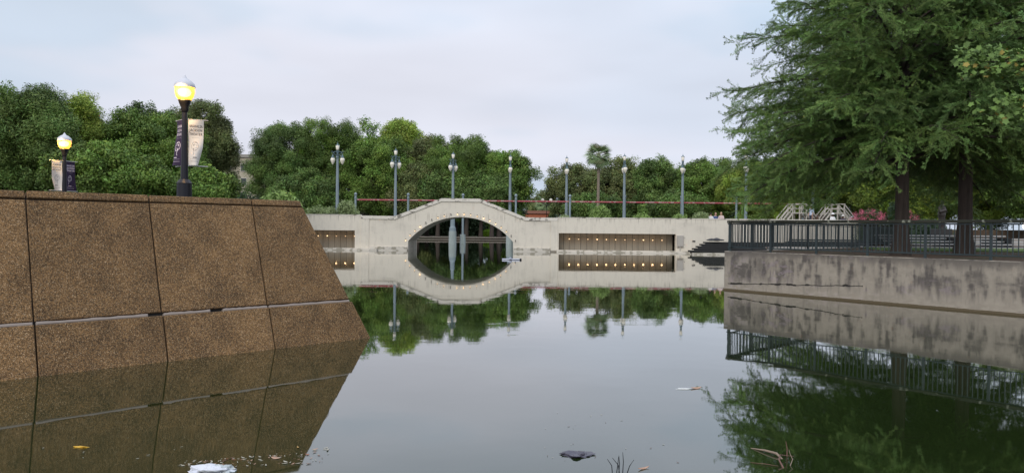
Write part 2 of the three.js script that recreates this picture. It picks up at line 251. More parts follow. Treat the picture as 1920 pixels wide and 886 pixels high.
{
  const a = []; for (let i = 0; i < 11; i++) a.push([5.05 + i * 0.815, 1.13 - 0.004 * i, -0.95]);
  stringLight('string of eleven warm bulbs in the long alcove beside the dark steps', a, () => true, a.map(p => V(p[0], p[1] + 0.16, p[2])));
  const b = []; for (let i = 0; i < 6; i++) b.push([-13.85 - i * 0.8, 1.2, -0.95]);
  stringLight('string of warm bulbs in the alcove beside the pebble wall', b, () => true, b.map(p => V(p[0], p[1] + 0.16, p[2])));
  const c = []; const hs = 4.75, rise = 2.3, R = (hs * hs + rise * rise) / (2 * rise), an = Math.asin(hs / R);
  for (let i = 0; i < 20; i++) { const t = mix(-an, an, i / 19); c.push([-4.45 + R * Math.sin(t), 0.88 + rise - R + R * Math.cos(t), 0.06]); }
  const off = [4, 5, 8, 18, 19];
  stringLight('small bulbs following the curve of the bridge arch, some unlit', c, i => !off.includes(i), null);
}
// ------------------------------------------------------------------ steps, cabinet, dark object beside the causeway
{
  const g = thing('wooden_steps', 'dark wooden steps descending to the water beside the cream wall', 'steps', [0, 0, BZ]);
  for (let k = 0; k < 5; k++) { const x0 = 14.6 + 0.42 * k, y = 0.28 + 0.17 * k, z = 2.8 - 0.4 * k; mesh('step', rbx(24.6 - x0, 0.13, 0.55, (24.6 + x0) / 2, y, z, 0.015), DARKWOOD, g); mesh('riser', bx(24.4 - x0 - 0.1, 0.12, 0.06, (24.4 + x0) / 2 + 0.1, y - 0.12, z - 0.1), DARKWOOD, g); }
  mesh('footing', bx(7, 0.3, 0.5, 18.3, 0.0, 3.0), PLINTH, g);
  const t = thing('tiered_bench', 'dark slatted tiered bench on a pale plinth against the cream wall', 'bench', [0, 0, BZ]);
  for (let k = 0; k < 4; k++) mesh('slat', rbx(7.4 - 0.25 * k, 0.12, 0.28, 26 + 0.12 * k, 0.80 + 0.16 * k, 3.4 - 0.3 * k, 0.012), std({ color: lin(0.022, 0.034, 0.034) }), t);
  mesh('frame', bx(6.8, 0.5, 0.8, 26.2, 0.86, 2.6), DARKWOOD, t); mesh('plinth', bx(9, 1.0, 1.6, 25.6, 0.22, 3.0), CONC, t);
  const c = thing('electrical_cabinet', 'pale metal cabinet on the wall at the end of the alcove', 'cabinet', [14.55, 0.55, BZ + 0.001]);
  mesh('box', rbx(0.55, 0.98, 0.2, 0, 0.5, 0.1, 0.02), CONC, c); mesh('door', rbx(0.46, 0.88, 0.02, 0.01, 0.5, 0.21, 0.008), std({ color: lin(0.42, 0.39, 0.35) }), c); mesh('conduit', bx(0.06, 0.62, 0.06, -0.05, -0.28, 0.3), CONC, c);
  for (const y of [0.2, 0.8]) mesh('hinge', bx(0.1, 0.03, 0.03, 0.36, y, 0.2), blackMetal, c);
  const k = tag(mesh('covered_bundle', (() => { const q = new THREE.SphereGeometry(1, 20, 12); const p = q.attributes.position; for (let i = 0; i < p.count; i++) { let x = p.getX(i), y = p.getY(i), z = p.getZ(i); if (y < 0) y *= 0.55; p.setXYZ(i, x * 0.78 * (1 - 0.12 * Math.abs(y)), y * 0.13 * (1 + 0.25 * Math.sin(x * 7 + z * 4)) + 0.05 * Math.exp(-((x - 0.15) ** 2) * 6) * (y > 0 ? y : 0), z * 0.4); } q.computeVertexNormals(); return q; })(), std({ color: lin(0.03, 0.03, 0.035), roughness: 0.6 })), 'dark low rounded bundle resting on top of the dark wooden steps', 'bundle'); k.position.set(17.2, 1.18, BZ + 1.4);
  const m = thing('wall_fitting', 'small dark fitting on the cream wall above the steps', 'fitting', [15.75, 1.05, BZ]); mesh('plate', rbx(0.26, 0.09, 0.06, 0, 0, 0.03, 0.01), blackMetal, m); mesh('bolt', cyl(0.02, 0.02, 0.05, 0, -0.03, 0.08, 6), blackMetal, m);
}

// ------------------------------------------------------------------ pool lamps standing in the water
{
  const g = thing('pool_lamp', 'tall grey twin-globe lamp above the leafy shrubs on the causeway', 'street lamp', [0, 0, 0], 0, 'grey pool lamps');
  mesh('pier', (() => { const q = new THREE.CylinderGeometry(0.55, 0.6, 2.2, 8); q.rotateY(Math.PI / 8); q.translate(0, 0.5, 0); return q; })(), stoneBlue, g);
  mesh('plinth', mergeGeometries([cyl(0.48, 0.48, 0.42, 0, 1.6, 0, 8), cyl(0.42, 0.32, 0.22, 0, 2.02, 0, 8), cyl(0.33, 0.31, 0.9, 0, 2.24, 0, 8), cyl(0.34, 0.22, 0.16, 0, 3.1, 0, 8)]), greyPaint, g);
  mesh('pole', limb([V(0, 3.2, 0), V(0, 6, 0), V(0, 9.6, 0), V(0, 10.2, 0)], [0.215, 0.195, 0.155, 0.10], 10), greyPaint, g);
  mesh('collar', mergeGeometries([cyl(0.24, 0.24, 0.12, 0, 9.7, 0, 12), cyl(0.16, 0.22, 0.16, 0, 9.95, 0, 12), cyl(0.10, 0.16, 0.5, 0, 10.1, 0, 10)]), verdigris, g);
  for (const s of [-1, 1]) {
    mesh('arm', mergeGeometries([tube([V(0, 10.25, 0), V(0.2 * s, 10.45, 0), V(0.45 * s, 10.4, 0), V(0.62 * s, 10.22, 0), V(0.62 * s, 10.05, 0)], 0.05, 6), tube([V(0.55 * s, 10.35, 0), V(0.72 * s, 10.5, 0), V(0.84 * s, 10.36, 0)], 0.03, 5), tube([V(0.16 * s, 9.95, 0), V(0.36 * s, 10.15, 0), V(0.52 * s, 10.34, 0)], 0.032, 5)]), verdigris, g);
    const l = lathe([[0.0, 10.1], [0.08, 10.1], [0.12, 9.95], [0.22, 9.8], [0.24, 9.7], [0, 9.7]], 14); l.translate(0.62 * s, 0, 0); mesh('globe_holder', l, verdigris, g);
    const q = lathe([[0.0, 8.98], [0.06, 9.02], [0.19, 9.2], [0.285, 9.42], [0.30, 9.56], [0.235, 9.72], [0, 9.73]], 16); q.translate(0.62 * s, 0, 0); mesh('globe', q, milk, g);
  }
  const t = mesh('top_lantern', lathe([[0, 10.6], [0.13, 10.6], [0.19, 10.72], [0.24, 11.12], [0, 11.14]], 14), milk, g); mesh('cap', lathe([[0.25, 11.12], [0.27, 11.15], [0.1, 11.26], [0.03, 11.4], [0.0, 11.6]], 12), verdigris, t);
  const spots = [[-19.7, -78, 0, ''], [-13.97, -82.8, 0.85, 'tall grey twin-globe lamp at the foot of the bridge ramp, beside the shrubs'], [-7.4, -86.2, 1.0, 'tall grey twin-globe lamp whose pier shows through the bridge arch'], [-0.3, -88.5, 1.6, 'tall grey lamp at the foot of the bridge ramp, across from the shrubs'], [7.02, -90, 1.57, 'tall grey lamp between the round bush and the bridge ramp'], [14.0, -86.8, 1.62, 'tall grey lamp just past the tall palm, above the alcove'], [21.3, -86.8, 1.2, 'tall grey lamp between the palm and the hanging cypress boughs'], [28.3, -84, 1.1, 'tall grey lamp pole with its head lost in cypress boughs'], [34.7, -80, 1.0, 'tall grey lamp pole between the two wooden stairs']];
  spots.forEach(([x, z, ry, l], i) => { let o = g; if (i) { o = g.clone(); o.name = numbered('pool_lamp'); scene.add(o); o.userData = { label: l, category: 'street lamp', group: 'grey pool lamps' }; } o.position.set(x, 0, z); o.rotation.y = ry; o.scale.set(0.86, 1, 0.86); });
}
{ // red pipe on grey posts standing in the water
  const g = thing('red_pipe_rail', 'long faded red pipe carried on grey posts beyond the bridge', 'pipe', [0, 0, -88]);
  mesh('pipe', (() => { const q = new THREE.CylinderGeometry(0.1, 0.1, 57.6, 10, 20); q.rotateZ(Math.PI / 2); const uv = q.attributes.uv, p = q.attributes.position; for (let i = 0; i < p.count; i++) uv.setXY(i, p.getX(i), uv.getX(i)); q.translate(8.9, 5.45, 0); return q; })(), redPipe, g);
  const post = mergeGeometries([cyl(0.15, 0.13, 6.4, 0, -0.4, 0, 10), cyl(0.2, 0.2, 0.08, 0, 5.62, 0, 10)]), kn = lathe([[0, 6.0], [0.13, 6.0], [0.19, 6.12], [0.19, 6.2], [0.1, 6.34], [0, 6.38]], 12), foot = cyl(0.38, 0.34, 1.7, 0, -0.5, 0, 4);
  for (const x of [-19.87, -13.2, -6.25, 0.45, 7.3, 14.25, 21.45, 28.4, 36.9]) { const p = mesh('post', post, greyPaint, g); p.position.set(x, 0, 0.16); mesh('knob', kn, greyPaint, p); mesh('footing', foot, stoneBlue, p); }
}

// ------------------------------------------------------------------ retaining wall and railings of the platform
const corner = V(7.18, 0, -23.37), frontTurn = -Math.atan2(0.783, 0.622), backTurn = Math.atan2(3.07, 3.25);
{
  const g = thing('retaining_wall', 'streaked grey concrete retaining wall with a long crack, under the railing', 'wall', [corner.x, 0, corner.z], frontTurn);
  const w = extrude([[0, -0.5], [RL, -0.5], [RL, 1.31], [0, 1.31]], 0.34, 0.015); w.translate(0, 0, -0.34); mesh('wall_face', w, RETWALL, g);
  mesh('footing', rbx(RL, 0.12, 0.12, RL / 2, -0.02, 0.05, 0.02), std({ color: lin(0.10, 0.075, 0.04) }), g);
  const h = thing('retaining_wall', 'concrete retaining wall running back from the platform corner towards the steps', 'wall', [corner.x, 0, corner.z], backTurn);
  const w2 = extrude([[0.36, -0.5], [27, -0.5], [27, 1.3], [0.36, 1.3]], 0.3, 0.012); w2.translate(0, 0, 0.03); mesh('wall_face', w2, RETWALL, h);
}
function railing(label, len, step, turn, inset) {
  const g = thing('railing', label, 'railing', [corner.x, 1.31, corner.z], turn);
  const z = inset;
  mesh('top_rail', rbx(len, 0.085, 0.13, len / 2, 0.985, z, 0.02), mossRail, g); mesh('under_rail', rbx(len, 0.035, 0.04, len / 2, 0.915, z, 0.005), railMetal, g);
  mesh('bottom_rail', rbx(len, 0.04, 0.045, len / 2, 0.125, z, 0.006), railMetal, g);
  const bar = bx(0.02, 0.79, 0.02), post = rbx(0.06, 1.0, 0.06, 0, 0.44, 0, 0.006); let np = 0;
  for (let x = 0.07; x < len; x += step) { const p = mesh('post', post, railMetal, g); p.position.set(x, 0, z); np++; for (let k = 1; k < 13; k++) { const bxx = x + k * step / 13; if (bxx > len) break; const b = mesh('baluster', bar, railMetal, g); b.position.set(bxx, 0.53, z); } }
  return g;
}
railing('dark green metal railing with mossy top rail above the streaked wall', 11.2, 1.52, frontTurn, -0.17);
railing('dark green metal railing running back from the platform corner', 16.8, 1.5, backTurn, 0.17);

// ------------------------------------------------------------------ lit acorn lamps with banners
const banner = (() => {
  const make = dark => {
    const c = document.createElement('canvas'); c.width = 256; c.height = 768; const x = c.getContext('2d');
    x.fillStyle = dark ? '#2b1c3c' : '#d6d1cb'; x.fillRect(0, 0, 256, 768); x.fillStyle = x.strokeStyle = dark ? '#cfc6d2' : '#1d1a1f';
    x.font = 'bold 54px sans-serif'; x.textAlign = 'center';
    ['MAHALIA', 'JACKSON', 'THEATER'].forEach((s, i) => { x.save(); x.translate(128, 128 + i * 66); x.scale(220 / x.measureText(s).width, 1.15); x.fillText(s, 0, 0); x.restore(); });
    x.lineWidth = 2; x.beginPath(); x.moveTo(60, 300); x.lineTo(196, 300); x.stroke();
    // loose oval sketch, no likeness
    x.lineWidth = dark ? 9 : 4; const r = rng(8); for (let k = 0; k < 26; k++) { const a = r() * 6.28, q = 0.35 + 0.65 * r(); x.beginPath(); x.moveTo(118 + 52 * q * Math.cos(a), 450 + 78 * q * Math.sin(a)); x.lineTo(118 + 52 * q * Math.cos(a + 0.5), 450 + 78 * q * Math.sin(a + 0.5)); x.stroke(); }
    x.beginPath(); x.ellipse(118, 450, 56, 84, 0, 2.6, 6.9); x.stroke(); x.beginPath(); x.moveTo(96, 520); x.quadraticCurveTo(110, 580, 84, 600); x.stroke();
    x.lineWidth = 3; x.beginPath(); x.moveTo(40, 664); x.lineTo(216, 664); x.stroke(); x.fillRect(86, 630, 84, 14); x.fillRect(40, 700, 176, 5);
    const t = new THREE.CanvasTexture(c); t.colorSpace = THREE.SRGBColorSpace; return std({ map: t, roughness: 0.8, side: THREE.DoubleSide });
  };
  return { dark: make(true), pale: make(false) };
})();
const amber = new THREE.MeshPhysicalMaterial({ transmission: 0.6, thickness: 0, color: lin(1, 0.70, 0.24), emissive: lin(1, 0.48, 0.03), emissiveIntensity: 0.75, roughness: 0.4 }), hot = new THREE.MeshStandardMaterial({ color: lin(1, 0.9, 0.7), emissive: lin(1, 0.92, 0.72), emissiveIntensity: 7 });
function bannerGeo(w, h, curl, k) { // hangs from x = 0 outward, lower outer corner blown
  const g = new THREE.PlaneGeometry(w, h, 14, 24), p = g.attributes.position;
  for (let i = 0; i < p.count; i++) { const u = (p.getX(i) + w / 2) / w, v = 0.5 - p.getY(i) / h; const b = v * v; p.setXYZ(i, u * w * (1 + k * b * 0.35) - (k < 0 ? 0.5 * u * u * u * w * Math.max(0, v - 0.6) : 0), p.getY(i), curl * (Math.sin(u * 2.6) * (0.04 + 0.16 * b) + 0.02 * Math.sin(v * 9 + u * 3))); }
  g.computeVertexNormals(); return g;
}
function acornLamp(label, x, y, z, yawDark, yawPale, f, sgn) {
  const g = thing('lamp_post', label, 'street lamp', [x, y, z], 0, 'lit acorn lamps');
  mesh('pedestal', mergeGeometries([cyl(0.24, 0.22, 0.12, 0, 0, 0, 8), cyl(0.2, 0.19, 0.68, 0, 0.12, 0, 8), cyl(0.205, 0.13, 0.10, 0, 0.8, 0, 8)]), blackMetal, g);
  mesh('pole', limb([V(0, 0.88, 0), V(0, 1.6, 0), V(0, 2.78, 0)], [0.095, 0.08, 0.06], 14), blackMetal, g);
  mesh('globe_holder', lathe([[0.06, 2.62], [0.10, 2.7], [0.085, 2.76], [0.13, 2.85], [0.15, 2.92], [0.165, 2.95], [0, 2.95]], 16), blackMetal, g);
  const gl = mesh('lamp_globe', lathe([[0.0, 2.95], [0.15, 2.95], [0.215, 3.05], [0.24, 3.16], [0.245, 3.28], [0, 3.285]], 24), amber, g);
  mesh('lamp_bulb', new THREE.SphereGeometry(0.13, 16, 12).scale(1.2, 0.9, 1.2).translate(0, 3.15, 0), hot, gl);
  mesh('cap', lathe([[0.252, 3.27], [0.256, 3.31], [0.235, 3.38], [0.15, 3.46], [0.06, 3.51], [0.04, 3.55], [0.015, 3.59], [0, 3.61]], 24), std({ color: lin(0.58, 0.58, 0.62), roughness: 0.45, metalness: 0.15 }), g);
  const L = new THREE.PointLight(lin(1, 0.6, 0.18), 9, 0, 2); L.name = 'lamp_light'; L.position.set(0.3, 3.15, 0.3).setLength(1); L.position.set(0, 3.12, 0.26); L.castShadow = true; L.shadow.radius = 8; g.add(L);
  const b = [['dark', yawDark, banner.dark, -1], ['pale', yawPale, banner.pale, 1]];
  for (const [nm, yaw, m, s] of b) {
    const q = thing('banner', (nm === 'dark' ? 'dark purple' : 'white') + ' theatre banner ' + f, 'banner', [x, y, z], yaw, 'lamp post banners');
    const w = 0.37, hh = 1.18, cl = mesh('cloth', bannerGeo(w, hh, s * 0.8, s < 0 ? 0.9 : -0.5), m, q); cl.position.set(0.085, 1.86, 0);
    for (const yy of [2.46, 1.255]) mesh('rod', tube([V(0.05, yy, 0), V(0.56, yy, 0)], 0.013, 6), std({ color: lin(0.5, 0.5, 0.52), metalness: 0.6, roughness: 0.4 }), q);
  }
}
acornLamp('black lamp post with lit amber globe and two spread banners', -8.52, 2.29, -18, Math.PI - 0.75, 0.45, 'on the post with its pedestal showing', 1);
acornLamp('black lamp post with lit globe and banners seen nearly edge-on, against the trees', -18.1, 2.09, -28, 1.2, 4.1, 'seen nearly edge-on on the lamp post among trees', 1);

// ------------------------------------------------------------------ foliage
function clumpGeo(n, size, seed, shape = 0) { // small leaf faces spread through a unit ball
  const r = rng(seed), pos = [], nor = [];
  for (let i = 0; i < n; i++) {
    const d = V(r() * 2 - 1, r() * 2 - 1, r() * 2 - 1); if (d.lengthSq() > 1) { i--; continue; }
    const nn = V(r() * 2 - 1, r() * 2 - 0.6, r() * 2 - 1).add(d).normalize(), a = nn.clone().cross(V(r() - 0.5, r() - 0.5, r() - 0.5)).normalize(), b = nn.clone().cross(a), s = size * (0.6 + 0.8 * r());
    a.multiplyScalar(s); b.multiplyScalar(s * (shape ? 0.25 : 0.5));
    const P = [d.clone().add(a), d.clone().add(b), d.clone().sub(a), d.clone().sub(b)];
    for (const k of [0, 1, 2, 0, 2, 3]) { pos.push(P[k].x, P[k].y, P[k].z); nor.push(nn.x, nn.y, nn.z); }
  }
  const g = new THREE.BufferGeometry(); g.setAttribute('position', new THREE.Float32BufferAttribute(pos, 3)); g.setAttribute('normal', new THREE.Float32BufferAttribute(nor, 3)); return g;
}
const CL_BROAD = clumpGeo(58, 0.14, 1), CL_FINE = clumpGeo(80, 0.16, 2, 1), CL_BUSH = clumpGeo(22, 0.3, 3, 1);
const M4 = new THREE.Matrix4(), Q = new THREE.Quaternion(), EU = new THREE.Euler(), COL = new THREE.Color();
function instanced(name, geo, mat, list, parent) { // list: [pos, quaternion, scale, colour]
  const m = new THREE.InstancedMesh(geo, mat, list.length); m.name = name; m.userData.kind = 'stuff'; m.castShadow = m.receiveShadow = true;
  list.forEach(([p, q, s, c], i) => { M4.compose(p, q, typeof s === 'number' ? V(s, s, s) : s); m.setMatrixAt(i, M4); m.setColorAt(i, c); });
  parent.add(m); return m;
}
function lobes(r, K, rx, ry, rz, cy, lr) { const L = [], ph = r() * 9; for (let i = 0; i < K; i++) { const a = i * 2.399 + r() * 1.2, y = 1 - 2 * (i + r()) / K, q = Math.sqrt(1 - y * y), k = (0.30 + 0.56 * Math.pow(r(), 0.55)) * (1 + 0.10 * Math.sin(3 * a + ph) + 0.08 * Math.sin(5 * y + 2 * a + ph)); L.push([V(rx * k * q * Math.cos(a), cy + ry * k * y, rz * k * q * Math.sin(a)), lr * (0.55 + 0.8 * r() * r() + 0.2 * (1 - k))]); } L.push([V(0, cy, 0), lr * 1.2]); return L; }
function broadTree(name, label, group, x, z, gy, top, base, rx, o = {}) {
  const r = rng(o.seed ?? Math.round(x * 131 + z * 17)), g = thing(name, label, 'tree', [x, gy, z], 0, group);
  const cy = (top + base) / 2 - gy, ry = (top - base) / 2, L = lobes(r, o.K ?? 96, rx, ry, rx * 0.85, cy, Math.min(rx, ry) * (o.lr ?? 0.21));
  const tr = o.tr ?? rx * 0.055, parts = [limb([V(0, -0.3, 0), V(0, 0.5, 0), V(rx * 0.03, cy * 0.5, 0), V(0, cy + ry * 0.4, 0)], [tr * 1.6, tr * 1.1, tr * 0.85, tr * 0.2], 8)];
  for (const [c] of L.slice(0, -1)) { const s = V(0, clamp(c.y * 0.55, base - gy, cy), 0); parts.push(limb([s, s.clone().lerp(c, 0.5).add(V(0, -0.05 * rx, 0)), c], [tr * 0.45, tr * 0.25, tr * 0.06], 5)); }
  mesh('trunk', mergeGeometries(parts), BARK, g);
  const list = [], n = Math.round((o.n ?? 2600) * 0.74), cs = o.cs ?? 1.1, col = o.col ?? [0.05, 0.095, 0.025]; let W = 0; for (const l of L) W += l[1] * l[1];
  for (const [c, lr] of L) {
    const tone = 0.6 + 0.8 * r(), m = Math.round(n * lr * lr / W), tw = []; for (let i = 0; i < 9; i++) { const w = V(r() * 2 - 1, r() * 1.9 - 0.8, r() * 2 - 1).normalize().addScaledVector(V(c.x, (c.y - cy) * 0.6, c.z).normalize(), 0.55); w.multiplyScalar(lr * (0.6 + 1.3 * r()) / w.length()); tw.push(w); }
    for (let i = 0; i < m; i++) {
      const t = Math.pow(r(), 0.7), w = tw[Math.floor(r() * 9)], jt = lr * (0.42 - 0.22 * t), p = V(c.x + w.x * t * 1.2 + jt * (r() + r() - 1), c.y + w.y * t * 0.85 - 0.18 * lr * t * t + jt * (r() + r() - 1) * 0.7, c.z + w.z * t * 1.2 + jt * (r() + r() - 1));
      if (p.y + gy < base - 0.8) continue;
      const k = tone * (0.65 + 0.7 * r()), y = 0.85 + 0.4 * r();
      list.push([p, new THREE.Quaternion().setFromEuler(EU.set(r() * 6, r() * 6, r() * 6)), cs * (0.5 + 0.55 * r()) * (1.1 - 0.5 * t), lin(col[0] * k * y, col[1] * k, col[2] * k)]);
    }
  }
  instanced('crown', o.fine ? CL_FINE : CL_BROAD, LEAF, list, g); return g;
}
const G1 = [0.118, 0.206, 0.030], G2 = [0.178, 0.258, 0.032], G3 = [0.095, 0.165, 0.033], G4 = [0.130, 0.165, 0.050], G5 = [0.23, 0.33, 0.045];
{ // bank behind the brown wall
  const q = 'trees behind the brown wall', T = (l, x, z, top, base, rx, o) => broadTree('broadleaf_tree', l, q, x, z, 2.2, top, base, rx, { n: 4200, cs: 0.75, ...o });
  T('tall layered tree with open tiers behind the distant lit lamp', -27.9, -40, 10.4, 3.2, 2.8, { n: 3400, col: G3, fine: 1, seed: 3 });
  T('bright feathery tree at the very end of the brown wall row', -31.0, -41, 9.0, 2.6, 2.8, { col: G2, fine: 1, seed: 4 });
  T('yellow green tree with airy top between the two lit lamps', -28.6, -46, 10.6, 2.6, 3.9, { col: G2, fine: 1, n: 5200, seed: 25 });
  T('dark round-topped tree between the two lit lamps', -27.0, -52, 11.2, 2.6, 4.4, { col: G3, n: 5200, seed: 6 });
  T('mid green tree rising behind the near lit lamp', -23.6, -46, 9.6, 2.4, 3.4, { col: G1, n: 5400, seed: 7 });
  T('tall green tree at the bridge end of the brown wall row', -22.6, -50, 11.3, 2.6, 2.6, { col: G4, fine: 1, n: 5200, seed: 8 });
  T('low spreading tree filling in below the lit lamps', -23.2, -40, 6.6, 2.2, 3.6, { col: G1, n: 4800, seed: 9});
  T('low leafy tree beneath the distant lit lamp', -30.5, -44, 7.6, 2.2, 4.2, { col: G3, n: 4200, seed: 10});
  T('low bushy tree beside the beige building corner', -19.6, -44, 5.6, 2.2, 1.9, { col: G1, n: 3000, seed: 19});
}
{ // far bank behind the bridge
  const q = 'trees on the far bank behind the bridge', T = (l, x, z, top, base, rx, o) => broadTree('broadleaf_tree', l, q, x, z, 0.35, top, base, rx, { n: 4200, cs: 1.5, ...o });
  T('massive dark green tree nearest the brown wall end', -42.2, -130, 22.4, 3, 8.0, { col: G3, n: 4400, fine: 1, seed: 11 });
  T('low dark tree below the massive tree by the wall end', -37, -124, 12, 2.5, 7.2, { col: G3, n: 4600, seed: 12 });
  T('broad green tree behind the twin-globe lamp over the shrubs', -34, -132, 22.4, 3, 8.5, { col: G1, n: 4600, fine: 1, seed: 33 });
  T('rounded deep green tree behind the red pipe end', -25.5, -128, 20.8, 2.5, 7.8, { col: G1, n: 4200, seed: 14 });
  T('yellow green poplar-like tree poking above its dark neighbours', -24.4, -150, 26.0, 12, 5.6, { n: 2300, col: G5, seed: 15 });
  T('greyish oak beside the bridge lamps, with open top', -16.5, -134, 20.8, 3, 6.6, { n: 3800, col: G4, seed: 16 });
  T('low oak in front of the greyish oak', -17.2, -126, 14, 2.6, 6.0, { col: G4, n: 3800, seed: 17 });
  T('large bright green tree directly behind the bridge crest', -9.2, -128, 19.8, 3.4, 7.4, { col: G1, n: 4600, fine: 1, seed: 18 });
  T('green tree hanging over the bridge ramp, at the sky gap', -2.2, -127, 17.0, 3.0, 6.0, { col: G1, n: 4600, seed: 20 });
  T('sparse grey green tree beside the tall palm', 13.2, -150, 17.0, 3, 6.4, { n: 2600, col: G4, seed: 21 });
  T('open oak behind the tall palm', 22, -146, 17.6, 3, 7.0, { n: 3800, col: G4, seed: 22 });
  T('dark oak behind the lamp past the palm', 30.5, -142, 17.0, 3, 7.0, { n: 4400, col: G3, seed: 23 });
  T('green tree behind the lamp near the cypress boughs', 38, -134, 16.0, 2.6, 6.8, { n: 4600, col: G1, seed: 24 });
  T('bright feathery tree beside the hanging cypress boughs', 43.5, -124, 15.0, 2.4, 6.0, { n: 4600, col: G2, fine: 1, seed: 26 });
  T('low dark tree under the palm', 17, -136, 9.0, 2.2, 8.0, { n: 3600, col: G3, seed: 27});
  T('low dark tree behind the orange building corner', 31, -130, 9.0, 2.2, 7.0, { n: 3200, col: G3, seed: 28});
  for (const [x, z, top, l] of [[-13.2, -123, 12, 'slender tree on the far bank seen through the arch beside the lamp pier'], [-8.1, -122.5, 11, 'slender tree on the far bank with pale trunk past the lamp pier'], [-5.6, -124, 12, 'slender dark tree on the far bank beside the bright bush'], [-3.6, -122, 11, 'slender tree on the far bank between the bright bush and a stout trunk'], [-2.4, -123.5, 12, 'stout reddish trunk tree on the far bank under the arch end'], [-10.6, -130, 12, 'dark tree deep behind the lamp pier']]) T(l, x, z, top, 4.6, 3.6, { n: 1500, col: G3, tr: 0.36, seed: Math.round(-x * 10) });
  { const r = rng(71), list = []; for (let i = 0; i < 5200; i++) { const x = -80 + 150 * r(), k = 0.6 + 0.6 * r(); if (x > 2 && x < 9) continue; list.push([V(x, 0.6 + 8 * r() * (0.6 + 0.4 * Math.sin(x * 0.4)), -146 - 8 * r()), new THREE.Quaternion().setFromEuler(EU.set(r() * 6, r() * 6, r() * 6)), 1.5 + 0.8 * r(), lin(0.04 * k, 0.075 * k, 0.026 * k)]); } const h = instanced('thicket', CL_BROAD, LEAF, list, scene); h.userData.label = 'dark undergrowth closing the far bank behind the trees'; h.userData.category = 'undergrowth'; }
  T('tiny distant tree in the sky gap past the bridge', 8.0, -190, 12.0, 2, 5, { n: 1500, col: G4, seed: 29 });
}
{ // right bank background
  const q = 'trees beyond the platform', T = (l, x, z, top, base, rx, o) => broadTree('broadleaf_tree', l, q, x, z, 2.0, top, base, rx, { n: 4600, cs: 1.1, ...o });
  T('bright green tree behind the first wooden stair', 37.5, -92, 12.5, 2.6, 6.4, { col: G2, fine: 1, seed: 41 });
  T('green tree behind the second wooden stair', 45, -86, 12.5, 2.6, 6.6, { col: G2, fine: 1, seed: 42 });
  T('layered green tree behind the pink oleanders', 43, -74, 11.5, 2.6, 6.0, { col: G2, seed: 43 });
  T('leafy green tree behind the bronze statue', 49.5, -72, 12, 2.4, 6.2, { col: G2, fine: 1, seed: 44 });
  T('dark leafy tree past the second dark trunk', 50, -64, 12, 3, 5.8, { col: G1, seed: 45 });
  T('dark tree closing the view past the railing', 57, -66, 13, 3.2, 6.0, { col: G3, seed: 46 });
  T('broad tree standing behind the dark tree past the railing', 66, -84, 16, 3, 9.0, { col: G3, seed: 47 });
}
